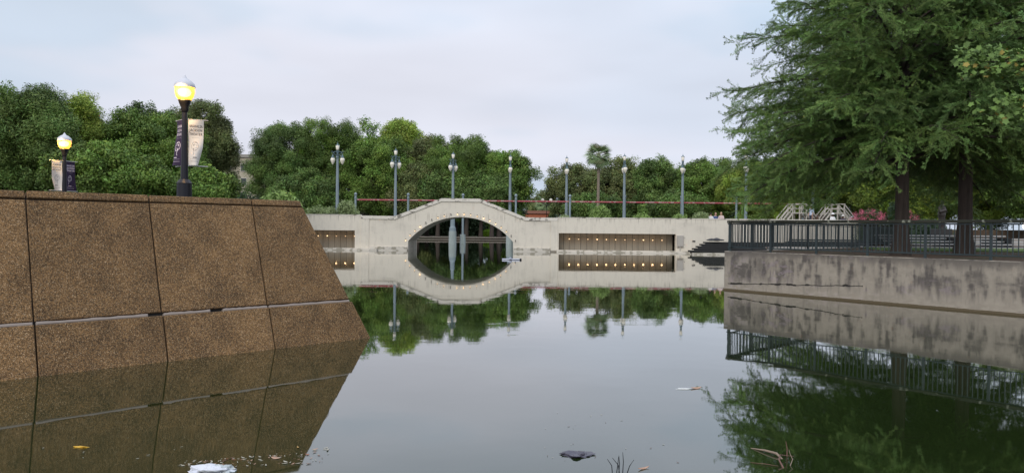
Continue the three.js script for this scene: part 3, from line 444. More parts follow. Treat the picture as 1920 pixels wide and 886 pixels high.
{ // shrubs on the causeway and bank
  const S = (l, x, y, z, w, h, col, seed, n = 260) => { const r = rng(seed), g = thing('shrub', l, 'shrub', [x, y, z], 0, 'shrubs'), list = [], st = []; for (let i = 0; i < 7; i++) { const a = i * 0.9; st.push(limb([V(0, -0.1, 0), V(0.25 * w * Math.cos(a), h * 0.4, 0.2 * w * Math.sin(a)), V(0.4 * w * Math.cos(a), h * 0.8, 0.35 * w * Math.sin(a))], [0.04, 0.025, 0.01], 4)); } mesh('stem', mergeGeometries(st), BARK, g);
    for (let i = 0; i < n; i++) { const a = r() * 6.28, u = Math.sqrt(r()), y2 = r(); const k = 0.6 + 0.7 * r(), e = Math.sqrt(1 - 0.85 * y2 * y2); list.push([V(Math.cos(a) * u * w * e, h * y2 * (0.85 + 0.25 * r()), Math.sin(a) * u * w * 0.7 * e), new THREE.Quaternion().setFromEuler(EU.set(r() * 6, r() * 6, r() * 6)), 0.22 * (0.7 + 0.7 * r()) * (h > 1 ? 1.2 : 1), lin(col[0] * k, col[1] * k, col[2] * k)]); }
    instanced('foliage', CL_BUSH, LEAF, list, g); return g; };
  const olive = [0.24, 0.31, 0.13], bright = [0.22, 0.33, 0.085];
  S('grey green leafy shrub behind the wall beside the first lamp', -14.9, 2.3, -62.4, 1.2, 1.9, olive, 1, 420); S('low loose shrub beside the pebble wall end', -17.6, 2.3, -62.4, 1.3, 1.3, olive, 2, 300); S('shrub between the pebble wall end and the first lamp', -16.4, 2.3, -62.0, 0.9, 1.3, olive, 12);
  S('rounded light green bush above the long alcove', 7.9, 2.3, -62.2, 1.05, 1.55, bright, 3, 460); S('low green shrub past the rounded bush', 11.6, 2.3, -62, 1.0, 1.0, bright, 4); S('low green shrub by the lamp near the cypress boughs', 15.0, 2.3, -62, 0.8, 0.95, bright, 5); S('low shrub beside the seated people', 16.9, 2.3, -62, 0.9, 1.15, olive, 6); S('low shrub at the foot of the ramp', 4.8, 2.3, -62.5, 0.7, 0.75, olive, 7);
  S('clipped green shrub peeking above the pebble wall', -7.2, 2.25, -21.5, 0.65, 0.62, bright, 8, 300);
  S('bright yellow green bush seen through the arch', -4.9, 0.35, -137, 1.1, 1.2, [0.32, 0.52, 0.03], 9, 300);
  for (const [x, z, w, h, s, l] of [[31.2, -60.5, 1.9, 2.4, 31, 'pink flowering oleander beside the second wooden stair'], [34.4, -60.8, 1.3, 2.3, 32, 'pink flowering oleander beside the first dark trunk']]) {
    const g = S(l, x, 1.3, z, w, h, [0.055, 0.10, 0.035], s, 520), r = rng(s), fl = []; for (let i = 0; i < 210; i++) { const a = r() * 6.28, u = Math.sqrt(r()) * 0.97, k = 0.7 + 0.6 * r(); fl.push([V(Math.cos(a) * u * w, h * (0.62 + 0.5 * r() * Math.sqrt(1.05 - u * u)), Math.sin(a) * u * w * 0.7 + 0.1), new THREE.Quaternion().setFromEuler(EU.set(r() * 6, r() * 6, r() * 6)), 0.16 * (0.7 + 0.6 * r()), lin(0.62 * k, 0.13 * k, 0.22 * k)]); }
    instanced('blossom', CL_BUSH, LEAF, fl, g);
  }
  S('tall dark conical shrub between the two oleanders', 32.9, 1.3, -59.2, 1.0, 3.1, [0.035, 0.07, 0.03], 33, 700);
  S('low shrub behind the railing beyond the mulch', 31.0, 1.3, -52, 1.5, 1.5, [0.045, 0.08, 0.03], 34, 420); S('dark low shrub by the first dark trunk', 29.4, 1.3, -48.5, 1.4, 1.2, [0.04, 0.075, 0.03], 35, 420);
}
// ------------------------------------------------------------------ bald cypresses on the platform
const SPRAY = (() => { // feathery twig: thin leaflets set round a drooping axis of length 1
  const pos = [], r = rng(77), g1 = () => (r() + r() + r()) / 1.5 - 1;
  for (let i = 0; i < 72; i++) { const t = Math.pow(r(), 0.8), P = V(t, -0.3 * t * t + 0.10 * g1(), 0.15 * g1()), D = V(0.35 + 0.5 * r(), 0.5 * g1() - 0.15, 1.2 * g1()).normalize(), L = 0.13 * (0.7 + 0.6 * r()), S = D.clone().cross(V(g1(), 1 + g1(), g1())).normalize().multiplyScalar(0.017), E = P.clone().addScaledVector(D, L), M = P.clone().addScaledVector(D, L * 0.5); for (const q of [P, M.clone().add(S), E, P, E, M.clone().sub(S)]) pos.push(q.x, q.y, q.z); }
  const g = new THREE.BufferGeometry(); g.setAttribute('position', new THREE.Float32BufferAttribute(pos, 3)); g.computeVertexNormals(); return g; })();
function cypress(label, x, z, o) {
  const r = rng(o.seed), g = thing('cypress_tree', label, 'tree', [x, 1.29, z], 0, 'bald cypresses on the platform'), h = o.h, tr = o.tr ?? 0.22;
  mesh('trunk', limb([V(0, -0.2, 0), V(0, 0.15, 0), V(0, 0.5, 0), V(0.02, 1.2, 0), V(0, 4, 0.02), V(0.05, h * 0.6, 0), V(0, h, 0)], [tr * 2.1, tr * 1.7, tr * 1.35, tr * 1.12, tr, tr * 0.6, 0.03], 14), BARK, g);
  const wood = [], list = [], c0 = o.col ?? [0.06, 0.115, 0.032];
  const X = V(1, 0, 0), tmp = V(0, 0, 0);
  for (let i = 0; i < o.limbs; i++) {
    const t = (i + r() * 0.9) / o.limbs, y = o.low + (h - o.low) * Math.pow(t, 1.35) + 0.3 * r(), az = o.reach && t < 0.4 && i % 3 === 0 ? 1.9 + 2.3 * r() : i * 2.399 + 1.1 * r(), len = o.R * Math.pow(Math.max(0, 1 - t), o.p ?? 0.4) * (0.6 + 0.45 * r()) * (o.reach && t < 0.4 && i % 3 === 0 ? 1.05 : 1) + 0.4, droop = mix(0.28, -0.05, Math.min(1, t * 1.8)) + 0.12 * (r() - 0.5);
    const D = V(Math.cos(az), 0, Math.sin(az)), S = V(-D.z, 0, D.x), bend = 0.25 * (r() - 0.5), at = s => V(0, y, 0).addScaledVector(D, len * s).addScaledVector(S, len * bend * s * s).add(V(0, len * (mix(0.3, 0.75, Math.min(1, 2 * t)) * s - (0.3 + droop) * s * s), 0));
    const pts = [0, 0.2, 0.4, 0.6, 0.8, 1].map(at), r0 = 0.012 * len + 0.012; wood.push(limb(pts, [r0, r0 * 0.85, r0 * 0.65, r0 * 0.45, r0 * 0.28, 0.006], 5));
    const ns = Math.round(len * 4.4), tone = 0.8 + 0.4 * r();
    for (let k = 0; k < ns; k++) {
      const s = 0.2 + 0.8 * (k + r()) / ns, P = at(s), side = k % 2 ? 1 : -1, sl = (0.3 + 1.25 * r()) * (1.2 - 0.55 * s) * Math.min(1.2, len / 4), sd = D.clone().multiplyScalar(0.55 + 0.5 * r()).addScaledVector(S, side * (0.45 + 0.6 * r())).add(V(0, 0.75 - 1.35 * r(), 0)).normalize();
      const q = u => P.clone().addScaledVector(sd, sl * u).add(V(0, -0.32 * sl * u * u, 0)); wood.push(limb([P, q(0.5), q(1)], [0.011, 0.008, 0.003], 3));
      const nm = Math.round(sl * (o.dens ?? 17)) + 2;
      for (let m = 0; m < nm; m++) {
        const u = (m + r()) / nm, pp = q(u), sdn = (m % 2 ? 1 : -1), dir = sd.clone().multiplyScalar(0.6 + 0.5 * r()).add(tmp.set(1.5 * (r() - 0.5), 0.3 - 1.1 * r(), 1.5 * (r() - 0.5))).addScaledVector(S, sdn * 0.5 * r()).addScaledVector(D, -sdn * 0.25).normalize();
        Q.setFromUnitVectors(X, dir); const qq = Q.clone().multiply(new THREE.Quaternion().setFromAxisAngle(X, (r() - 0.5) * 3)); const k2 = tone * (0.7 + 0.6 * r());
        list.push([pp, qq, 0.20 + 0.24 * r(), lin(c0[0] * k2 * (0.9 + 0.3 * r()), c0[1] * k2, c0[2] * k2)]);
      }
    }
  }
  mesh('branches', mergeGeometries(wood), BARK, g); instanced('crown', SPRAY, LEAF, list, g); return g;
}
cypress('feathery cypress with dark straight trunk whose boughs overhang the water', 11.9, -21.2, { h: 15, low: 2.7, R: 4.75, limbs: 124, p: 0.4, seed: 101, dens: 17, tr: 0.17, reach: 1, col: [0.115, 0.205, 0.045] });
cypress('feathery cypress on the second dark trunk, past the statue', 14.1, -21.6, { h: 15, low: 3.5, R: 5.0, limbs: 84, seed: 102, dens: 22, tr: 0.175, col: [0.075, 0.145, 0.034] });
cypress('cypress mass standing behind the two dark trunks', 17.5, -26.8, { h: 16, low: 3.8, R: 6.4, limbs: 84, seed: 103, dens: 20, col: [0.075, 0.145, 0.034] });
cypress('cypress with boughs hanging low over the wall and the return railing', 18.9, -33.4, { h: 14, low: 3.0, R: 8.0, limbs: 110, seed: 104, dens: 19, tr: 0.17, reach: 1, col: [0.13, 0.225, 0.045] });
cypress('dark cypress crowding the second trunk from behind', 17.2, -21.5, { h: 15, low: 3.6, R: 5.6, limbs: 84, seed: 105, dens: 20, col: [0.07, 0.13, 0.032] });

{ // broad-leaved branch reaching in
  const g = thing('maple_tree', 'light green broad-leaved tree reaching its leafy bough past the dark cypress', 'tree', [16.4, 1.29, -14.6], 0), r = rng(12);
  mesh('trunk', limb([V(0, -0.2, 0), V(0, 0.3, 0), V(0.1, 2.5, 0), V(0.05, 6, 0), V(0, 9, 0)], [0.3, 0.22, 0.17, 0.12, 0.03], 10), BARK, g);
  const shp = new THREE.Shape(); for (let i = 0; i < 10; i++) { const a = Math.PI / 2 + i * Math.PI / 5, q = i % 2 ? 0.56 : (i === 0 ? 1 : 0.88); i ? shp.lineTo(q * Math.cos(a), q * Math.sin(a)) : shp.moveTo(q * Math.cos(a), q * Math.sin(a)); }
  const lg = new THREE.ShapeGeometry(shp); lg.deleteAttribute('uv'); { const p = lg.attributes.position; for (let i = 0; i < p.count; i++) p.setZ(i, -0.25 * Math.abs(p.getX(i))); lg.computeVertexNormals(); }
  const list = [], wood = [];
  for (const [y0, ex, ey, ez, n, spread] of [[2.6, -6.0, 3.3, 0.1, 560, 0.5], [3.6, -6.3, 4.4, -0.4, 640, 0.55], [3.6, -5.2, 3.9, 0.5, 560, 0.7], [5, -3.4, 5.6, 0.2, 200, 1.1], [6, 2.0, 7.4, 0.2, 320, 1.8], [6, 0.6, 7.8, 1.4, 320, 1.9]]) {
    const A = V(0.08, y0, 0), B = V(ex, ey, ez), mid = A.clone().lerp(B, 0.5).add(V(0, 0.4, 0)); wood.push(limb([A, mid, B], [0.06, 0.035, 0.008], 5));
    for (let i = 0; i < n; i++) { const s = 0.45 + 0.6 * Math.sqrt(r()), p = s < 0.5 ? A.clone().lerp(mid, s * 2) : mid.clone().lerp(B, (s - 0.5) * 2); p.add(V((r() - 0.5), (r() - 0.5) * 0.9, r() - 0.5).multiplyScalar(spread * 1.4)); const k = 0.7 + 0.6 * r(), yl = r() < 0.05; list.push([p, new THREE.Quaternion().setFromEuler(EU.set(-0.9 + (r() - 0.5) * 1.6, (r() - 0.5) * 2, r() * 6)), 0.055 + 0.04 * r(), yl ? lin(0.28, 0.22, 0.04) : lin(0.11 * k, 0.19 * k, 0.035 * k)]); }
  }
  mesh('branches', mergeGeometries(wood), BARK, g); instanced('crown', lg, LEAF, list, g);
}
// ------------------------------------------------------------------ palms
function palm(label, x, y, z, h, fr, n, seed) {
  const g = thing('fan_palm', label, 'palm tree', [x, y, z]), r = rng(seed);
  mesh('trunk', limb([V(0, -0.3, 0), V(0.05, h * 0.3, 0), V(0.1, h * 0.7, 0), V(0.1, h, 0)], [0.36, 0.27, 0.24, 0.32], 10), PALMBARK, g);
  const skirt = []; for (let i = 0; i < 60; i++) { const a = r() * 6.28, l = 0.7 + 0.9 * r(), y0 = h - 0.1 - 1.3 * r(); const q = new THREE.ConeGeometry(0.09, l, 3); q.translate(0, -l / 2, 0); q.rotateZ(0.25); q.rotateY(-a); q.translate(0.1 + Math.cos(a) * 0.25, y0, Math.sin(a) * 0.25); skirt.push(q); } mesh('dead_frond_skirt', mergeGeometries(skirt), PALMBARK, g);
  const frondGeo = (() => { const pos = []; const tri = (...p) => p.forEach(q => pos.push(q.x, q.y, q.z)); const w = 0.025; tri(V(0, 0, -w), V(0, 0, w), V(1, 0, w)); tri(V(0, 0, -w), V(1, 0, w), V(1, 0, -w)); for (let i = 0; i < 19; i++) { const a = mix(-1.75, 1.75, i / 18), L = 1.05 * (1 - 0.12 * Math.abs(a)), c = V(1, 0, 0), e = V(1 + Math.cos(a) * L, -0.30 * L, Math.sin(a) * L), m = V(1 + Math.cos(a) * L * 0.5, 0.02, Math.sin(a) * L * 0.5), pr = V(-Math.sin(a), 0, Math.cos(a)).multiplyScalar(0.042); tri(c, m.clone().add(pr), m.clone().sub(pr)); tri(m.clone().add(pr), e, m.clone().sub(pr)); } const q = new THREE.BufferGeometry(); q.setAttribute('position', new THREE.Float32BufferAttribute(pos, 3)); q.computeVertexNormals(); return q; })();
  const mats = [[0.20, 0.28, 0.12], [0.16, 0.235, 0.10], [0.30, 0.30, 0.15]].map(c => leafMat({ color: lin(...c) }));
  for (let i = 0; i < n; i++) { const f = mesh('frond', frondGeo, mats[i % 7 === 0 ? 2 : i % 2], g), el = mix(1.15, -1.0, (i + r()) / n); f.position.set(0.1, h - 0.15, 0); f.rotation.set((r() - 0.5) * 1.1, i * 2.4 + r() * 0.4, el, 'YZX'); f.scale.setScalar(fr * (0.8 + 0.35 * r())); }
}
palm('tall fan palm with shaggy crown above the round bush', 14.9, 0.35, -121, 14.7, 1.35, 60, 5);
palm('small distant fan palm in the sky gap past the bridge', 7.9, 0.35, -176, 8.2, 1.5, 26, 9);

// ------------------------------------------------------------------ buildings behind the trees
function building(label, x, z, w, h, d, wallC, nf, nb, roofC) {
  const g = thing('building', label, 'building', [x, 0.35, z]); mesh('wall', bx(w, h, d, 0, h / 2, 0), std({ map: rep(tex(128, 128, (u, v) => { const q = 0.85 + 0.3 * fbm(u, v, 5, 5, 4, 8); return wallC.map(c => c * q); }), 0.1, 0.1) }), g);
  const rf = mesh('roof', bx(w + 0.6, 0.5, d + 0.6, 0, h + 0.25, 0), std({ color: lin(...roofC) }), g); mesh('parapet', bx(w + 0.7, 0.2, 0.2, 0, h + 0.62, d / 2 + 0.2), std({ color: lin(...roofC) }), rf);
  const fr = bx(1.5, 1.9, 0.12), gl = bx(1.25, 1.65, 0.05), frame = std({ color: lin(0.5, 0.47, 0.42) }), glass = std({ color: lin(0.04, 0.045, 0.05), roughness: 0.1 });
  for (let f = 0; f < nf; f++) for (let b = 0; b < nb; b++) { const q = mesh('window', fr, frame, g); q.position.set(-w / 2 + (b + 0.5) * w / nb, 2 + f * 3.4, d / 2 + 0.05); const p = mesh('pane', gl, glass, q); p.position.z = 0.05; }
}
building('beige building glimpsed between the trees past the pebble wall', -70, -176, 30, 18, 20, [0.42, 0.37, 0.28], 5, 8, [0.3, 0.28, 0.25]);
building('low beige building behind the trees beside the bridge ramp', -36, -152, 30, 6.4, 10, [0.36, 0.30, 0.23], 1, 8, [0.2, 0.18, 0.16]);
building('orange brick building low in the sky gap past the bridge', 5.3, -168, 6.5, 5.2, 8, [0.42, 0.135, 0.07], 1, 3, [0.3, 0.14, 0.1]);
building('orange brick building under the trees past the palm', 32, -150, 12, 5.4, 9, [0.40, 0.14, 0.08], 1, 5, [0.25, 0.13, 0.1]);
{ // far twin globe lamp in the sky gap
  const g = thing('twin_lamp', 'small black twin-globe lamp in front of the orange building', 'street lamp', [6.7, 0.35, -135]); mesh('pole', limb([V(0, 0, 0), V(0, 1, 0), V(0, 6.6, 0)], [0.16, 0.08, 0.06], 6), blackMetal, g);
  mesh('arm', tube([V(-0.8, 6.9, 0), V(-0.6, 6.4, 0), V(0, 6.2, 0), V(0.6, 6.4, 0), V(0.8, 6.9, 0)], 0.05, 5), blackMetal, g); for (const s of [-1, 1]) mesh('globe', new THREE.SphereGeometry(0.33, 12, 10).translate(0.8 * s, 7.2, 0), milk, g);
}
// ------------------------------------------------------------------ wooden stairs behind the wall
function stair(label, x, z) {
  const g = thing('wooden_stair', label, 'stair', [x, 2.3, z], 0, 'pale wooden stairs'); const top = 1.35, W = 1.25;
  mesh('deck', rbx(W, 0.1, 1.2, 0, top, 0, 0.01), paleBoard, g);
  for (const zz of [-0.55, 0.55]) {
    for (const xx of [-W / 2, 0, W / 2]) mesh('post', rbx(0.09, top + 0.85, 0.09, xx, (top + 0.85) / 2, zz, 0.008), paleBoard, g);
    for (const y of [0.42, 0.82]) mesh('rail', rbx(W + 0.1, 0.09, 0.06, 0, top + y, zz + 0.05, 0.008), paleBoard, g);
    for (const s of [-1, 1]) { for (const dy of [0.82, 0.42, -0.05]) mesh('sloping_rail', tube([V(s * W / 2, top + dy, zz), V(s * (W / 2 + 1.0), dy + 0.1, zz)], 0.05, 4), paleBoard, g); mesh('newel', rbx(0.09, 1.0, 0.09, s * (W / 2 + 1.0), 0.5, zz, 0.008), paleBoard, g); mesh('stringer', tube([V(s * W / 2, top - 0.05, zz), V(s * (W / 2 + 1.0), 0, zz)], 0.09, 4), paleBoard, g); }
  }
  for (const s of [-1, 1]) for (let k = 0; k < 6; k++) mesh('tread', rbx(0.26, 0.05, 1.05, s * (W / 2 + 0.1 + k * 0.16), top - 0.2 - k * 0.2, 0, 0.008), paleBoard, g);
  return g;
}
stair('pale wooden stair under the end of the red pipe', 26.1, -63.5); stair('pale wooden stair beside the pink oleander', 29.4, -63.2);

// ------------------------------------------------------------------ people and statue
function figure(bones, size, cell) { // smooth union of tapered capsules, meshed
  const res = 44, mc = new MarchingCubes(res, new THREE.MeshBasicMaterial(), false, false, 60000); mc.isolation = 0; const hs = size / 2;
  for (let z = 0; z < res; z++) for (let y = 0; y < res; y++) for (let x = 0; x < res; x++) {
    const P = [x, y, z].map(k => (k - res / 2) / (res / 2) * hs); P[1] += hs; let d = 9;
    for (const [a, b, ra, rb, sx = 1] of bones) { const ab = [b[0] - a[0], b[1] - a[1], b[2] - a[2]], ap = [P[0] - a[0], P[1] - a[1], P[2] - a[2]], l = ab[0] ** 2 + ab[1] ** 2 + ab[2] ** 2 || 1e-6, t = clamp((ap[0] * ab[0] + ap[1] * ab[1] + ap[2] * ab[2]) / l); const dd = Math.hypot((ap[0] - ab[0] * t) / sx, ap[1] - ab[1] * t, ap[2] - ab[2] * t) - mix(ra, rb, t), k = 0.035, h = clamp(0.5 + 0.5 * (dd - d) / k); d = mix(dd, d, h) - k * h * (1 - h); }
    mc.field[x + y * res + z * res * res] = -d;
  }
  mc.update(); const n = mc.count ?? mc.geometry.drawRange.count, pos = new Float32Array(mc.positionArray.slice(0, n * 3)), nor = new Float32Array(mc.normalArray.slice(0, n * 3));
  for (let i = 0; i < n; i++) { pos[3 * i] *= hs; pos[3 * i + 1] = pos[3 * i + 1] * hs + hs; pos[3 * i + 2] *= hs; }
  const g = new THREE.BufferGeometry(); g.setAttribute('position', new THREE.BufferAttribute(pos, 3)); g.setAttribute('normal', new THREE.BufferAttribute(nor, 3)); return g;
}
const stand = [[[0, 0.95, 0], [0, 1.4, 0], 0.12, 0.13, 1.25], [[0, 1.45, 0], [0, 1.6, 0.01], 0.05, 0.05], [[0, 1.63, 0.02], [0, 1.7, 0.01], 0.085, 0.095], [[0, 1.63, 0.1], [0, 1.65, 0.11], 0.016, 0.014], [[-0.17, 1.4, 0], [-0.24, 1.12, 0.02], 0.055, 0.045], [[-0.24, 1.12, 0.02], [-0.2, 0.9, 0.12], 0.042, 0.034], [[-0.2, 0.9, 0.12], [-0.19, 0.8, 0.15], 0.036, 0.024], [[0.17, 1.4, 0], [0.24, 1.12, 0.02], 0.055, 0.045], [[0.24, 1.12, 0.02], [0.2, 0.9, 0.12], 0.042, 0.034], [[0.2, 0.9, 0.12], [0.19, 0.8, 0.15], 0.036, 0.024], [[-0.09, 0.92, 0], [-0.1, 0.5, 0.02], 0.09, 0.062], [[-0.1, 0.5, 0.02], [-0.1, 0.08, -0.02], 0.06, 0.04], [[-0.1, 0.05, -0.03], [-0.11, 0.04, 0.14], 0.045, 0.04], [[0.09, 0.92, 0], [0.1, 0.5, 0.02], 0.09, 0.062], [[0.1, 0.5, 0.02], [0.1, 0.08, -0.02], 0.06, 0.04], [[0.1, 0.05, -0.03], [0.11, 0.04, 0.14], 0.045, 0.04]];
const sit = [[[0, 0.5, 0], [0, 0.95, -0.02], 0.13, 0.13, 1.25], [[0, 1.0, 0], [0, 1.12, 0.02], 0.05, 0.05], [[0, 1.17, 0.03], [0, 1.24, 0.02], 0.085, 0.095], [[0, 1.17, 0.11], [0, 1.19, 0.12], 0.016, 0.014], [[-0.17, 0.95, 0], [-0.25, 0.68, 0.04], 0.055, 0.045], [[-0.25, 0.68, 0.04], [-0.12, 0.6, 0.28], 0.042, 0.033], [[0.17, 0.95, 0], [0.25, 0.68, 0.04], 0.055, 0.045], [[0.25, 0.68, 0.04], [0.12, 0.6, 0.28], 0.042, 0.033], [[-0.1, 0.48, 0], [-0.12, 0.5, 0.42], 0.09, 0.065], [[-0.12, 0.5, 0.42], [-0.12, 0.08, 0.4], 0.062, 0.042], [[-0.12, 0.05, 0.38], [-0.12, 0.04, 0.54], 0.045, 0.04], [[0.1, 0.48, 0], [0.12, 0.5, 0.42], 0.09, 0.065], [[0.12, 0.5, 0.42], [0.12, 0.08, 0.4], 0.062, 0.042], [[0.12, 0.05, 0.38], [0.12, 0.04, 0.54], 0.045, 0.04]];
const standG = figure(stand, 1.9), sitG = figure(sit, 1.5);
function person(label, pose, x, y, z, turn, skin, shirt, hat, group) {
  const S = pose === 'sit', G = S ? sitG : standG, g = thing('person', label, 'person', [x, y, z], turn, group), c = new Float32Array(G.attributes.position.count * 3), p = G.attributes.position, neck = S ? 1.02 : 1.46, hip = S ? 0.5 : 0.9;
  for (let i = 0; i < p.count; i++) { const X = p.getX(i), Y = p.getY(i), Z = p.getZ(i), out = Math.abs(X) > 0.155 && Y < (S ? 0.72 : 1.15); const k = Y > neck ? skin : (out || (S && Z > 0.2 && Y > 0.55)) ? skin : Y > hip ? shirt : [0.03, 0.035, 0.06]; c.set(k, i * 3); }
  const G2 = G.clone(); G2.setAttribute('color', new THREE.BufferAttribute(c, 3)); mesh('body', G2, std({ vertexColors: true }), g);
  const hy = S ? 1.21 : 1.67; if (hat) { const h = mesh('hat', mergeGeometries([lathe([[0.115, 0.03], [0.11, 0.09], [0.06, 0.14], [0, 0.15]], 14), lathe([[0.1, 0.03], [0.17, 0.015], [0.17, 0.03], [0.1, 0.045]], 14)]), std({ color: lin(...hat) }), g); h.position.set(0, hy, 0.02); } else { const h = mesh('hair', new THREE.SphereGeometry(0.108, 14, 10, 0, 6.3, 0, 1.75), std({ color: lin(0.02, 0.015, 0.012) }), g); h.position.set(0, hy + 0.015, -0.005); h.rotation.x = -0.35; }
  return g;
}
const sk1 = [0.42, 0.26, 0.18], sk2 = [0.09, 0.05, 0.032];
person('person in a white shirt seated behind the cream wall by the low shrub', 'sit', 17.65, 2.24, -61.6, 2.6, sk1, [0.7, 0.7, 0.7]);
person('person in a dark blue top seated between two others behind the wall', 'sit', 18.1, 2.26, -61.7, 0.3, sk1, [0.07, 0.11, 0.24]); person('bareheaded person in a pale pink top seated nearest the cypress boughs', 'sit', 18.55, 2.3, -61.5, -0.5, sk1, [0.62, 0.5, 0.48]);
person('person in a light blue shirt and white cap standing by the lamp pole', 'stand', 26.75, 2.55, -62.0, -1.2, sk1, [0.42, 0.5, 0.62], [0.8, 0.78, 0.74]);
person('person in a white hat and white top seated below the wooden stair', 'sit', 28.4, 2.3, -61.4, 0.2, sk2, [0.8, 0.8, 0.8], [0.8, 0.8, 0.8]); person('person in a dark top and pale hat seated beside the oleander', 'sit', 29.3, 2.15, -61.4, -0.3, sk2, [0.05, 0.04, 0.07], [0.6, 0.58, 0.55]); person('person in a pink top seated at the foot of the lamp pole', 'sit', 26.95, 2.0, -61.3, 0.5, sk2, [0.7, 0.35, 0.42]);
{ const b = thing('park_bench', 'brown slatted bench between the two wooden stairs', 'bench', [27.7, 2.3, -62.7]); for (let k = 0; k < 4; k++) mesh('slat', rbx(1.6, 0.14, 0.04, 0, 0.62 + 0.17 * k, -0.2 - 0.03 * k, 0.008), std({ color: lin(0.085, 0.06, 0.05) }), b); for (let k = 0; k < 3; k++) mesh('seat_slat', rbx(1.6, 0.04, 0.14, 0, 0.45, -0.05 + 0.16 * k, 0.008), std({ color: lin(0.085, 0.06, 0.05) }), b); for (const s of [-0.7, 0.7]) mesh('leg', bx(0.06, 1.15, 0.5, s, 0.3, 0.1 - 0.45), blackMetal, b); }
{ // bronze statue
  const g = thing('statue', 'dark bronze robed statue between the two dark trunks', 'statue', [28.2, 1.29, -45.5]);
  mesh('pedestal', rbx(0.9, 0.95, 0.9, 0, 0.47, 0, 0.03), std({ color: lin(0.05, 0.048, 0.045) }), g);
  const f = figure([[[0, 0.05, 0], [0, 0.9, 0], 0.15, 0.19, 1.15], [[0, 0.9, 0], [0, 1.38, 0], 0.2, 0.17, 1.25], [[0, 1.4, 0], [0, 1.58, 0.02], 0.06, 0.055], [[0, 1.63, 0.04], [0, 1.7, 0.03], 0.09, 0.1], [[-0.2, 1.38, 0], [-0.28, 1.08, 0.08], 0.085, 0.07], [[-0.28, 1.08, 0.08], [-0.02, 1.16, 0.24], 0.07, 0.05], [[0.2, 1.38, 0], [0.28, 1.08, 0.08], 0.085, 0.07], [[0.28, 1.08, 0.08], [0.04, 1.2, 0.25], 0.07, 0.05], [[-0.1, 0.03, 0], [-0.11, 0.03, 0.2], 0.05, 0.045], [[0.1, 0.03, 0], [0.11, 0.03, 0.2], 0.05, 0.045]], 1.9);
  const m = mesh('figure', f, BRONZE, g); m.position.y = 0.93; m.scale.setScalar(1.05); m.rotation.y = 0.4;
}
{ // stepped seats, low wall and bench on the far lawn
  const g = thing('stepped_seating', 'pale concrete stepped seating beyond the lawn between the trunks', 'seating', [22.5, 1.29, -36]);
  for (let k = 0; k < 4; k++) mesh('step', rbx(7 - 0.1 * k, 0.07, 0.4, 0, 0.12 + 0.14 * k, 1.2 - 0.55 * k, 0.01), std({ color: lin(0.6, 0.58, 0.55) }), g);
  for (const x of [-2.6, 0, 2.6]) mesh('support', bx(0.2, 0.5, 2.0, x, 0.2, 0.1), DARKWOOD, g);
  const w = thing('low_wall', 'low pale wall across the lawn past the second trunk', 'wall', [37, 1.29, -46]); mesh('wall_face', bx(16, 0.3, 0.4, 0, 0.12, 0), CONC, w); mesh('cap', rbx(16.1, 0.08, 0.5, 0, 0.31, 0, 0.01), CONC, w);
  const h = thing('hedge', 'dark clipped hedge behind the stepped seating', 'hedge', [27.5, 1.29, -50]), r = rng(3), l = []; mesh('hedge_body', rbx(3.6, 1.0, 0.8, 0, 0.5, 0, 0.1), std({ color: lin(0.02, 0.032, 0.018) }), h); for (let i = 0; i < 420; i++) l.push([V((r() - 0.5) * 3.8, 0.1 + r() * 1.02, 0.35 + 0.15 * r()), new THREE.Quaternion().setFromEuler(EU.set(r() * 6, r() * 6, r() * 6)), 0.14, lin(0.03, 0.05, 0.024)]); instanced('foliage', CL_BUSH, LEAF, l, h);
  const p = thing('globe_lamp', 'lit white globe lamp above the railing past the second trunk', 'street lamp', [21.95, 1.29, -29.6]); mesh('pole', limb([V(0, 0, 0), V(0, 0.2, 0), V(0, 0.9, 0)], [0.07, 0.04, 0.03], 8), blackMetal, p); mesh('lamp_globe', lathe([[0, 0.9], [0.08, 0.9], [0.13, 1.02], [0.1, 1.13], [0, 1.17]], 14), new THREE.MeshStandardMaterial({ color: 0xffffff, emissive: lin(1, 0.92, 0.8), emissiveIntensity: 2.5 }), p); const L = new THREE.PointLight(lin(1, 0.9, 0.75), 3, 0, 2); L.name = 'lamp_light'; L.position.set(0, 1.02, 0.15); L.castShadow = true; p.add(L);
}

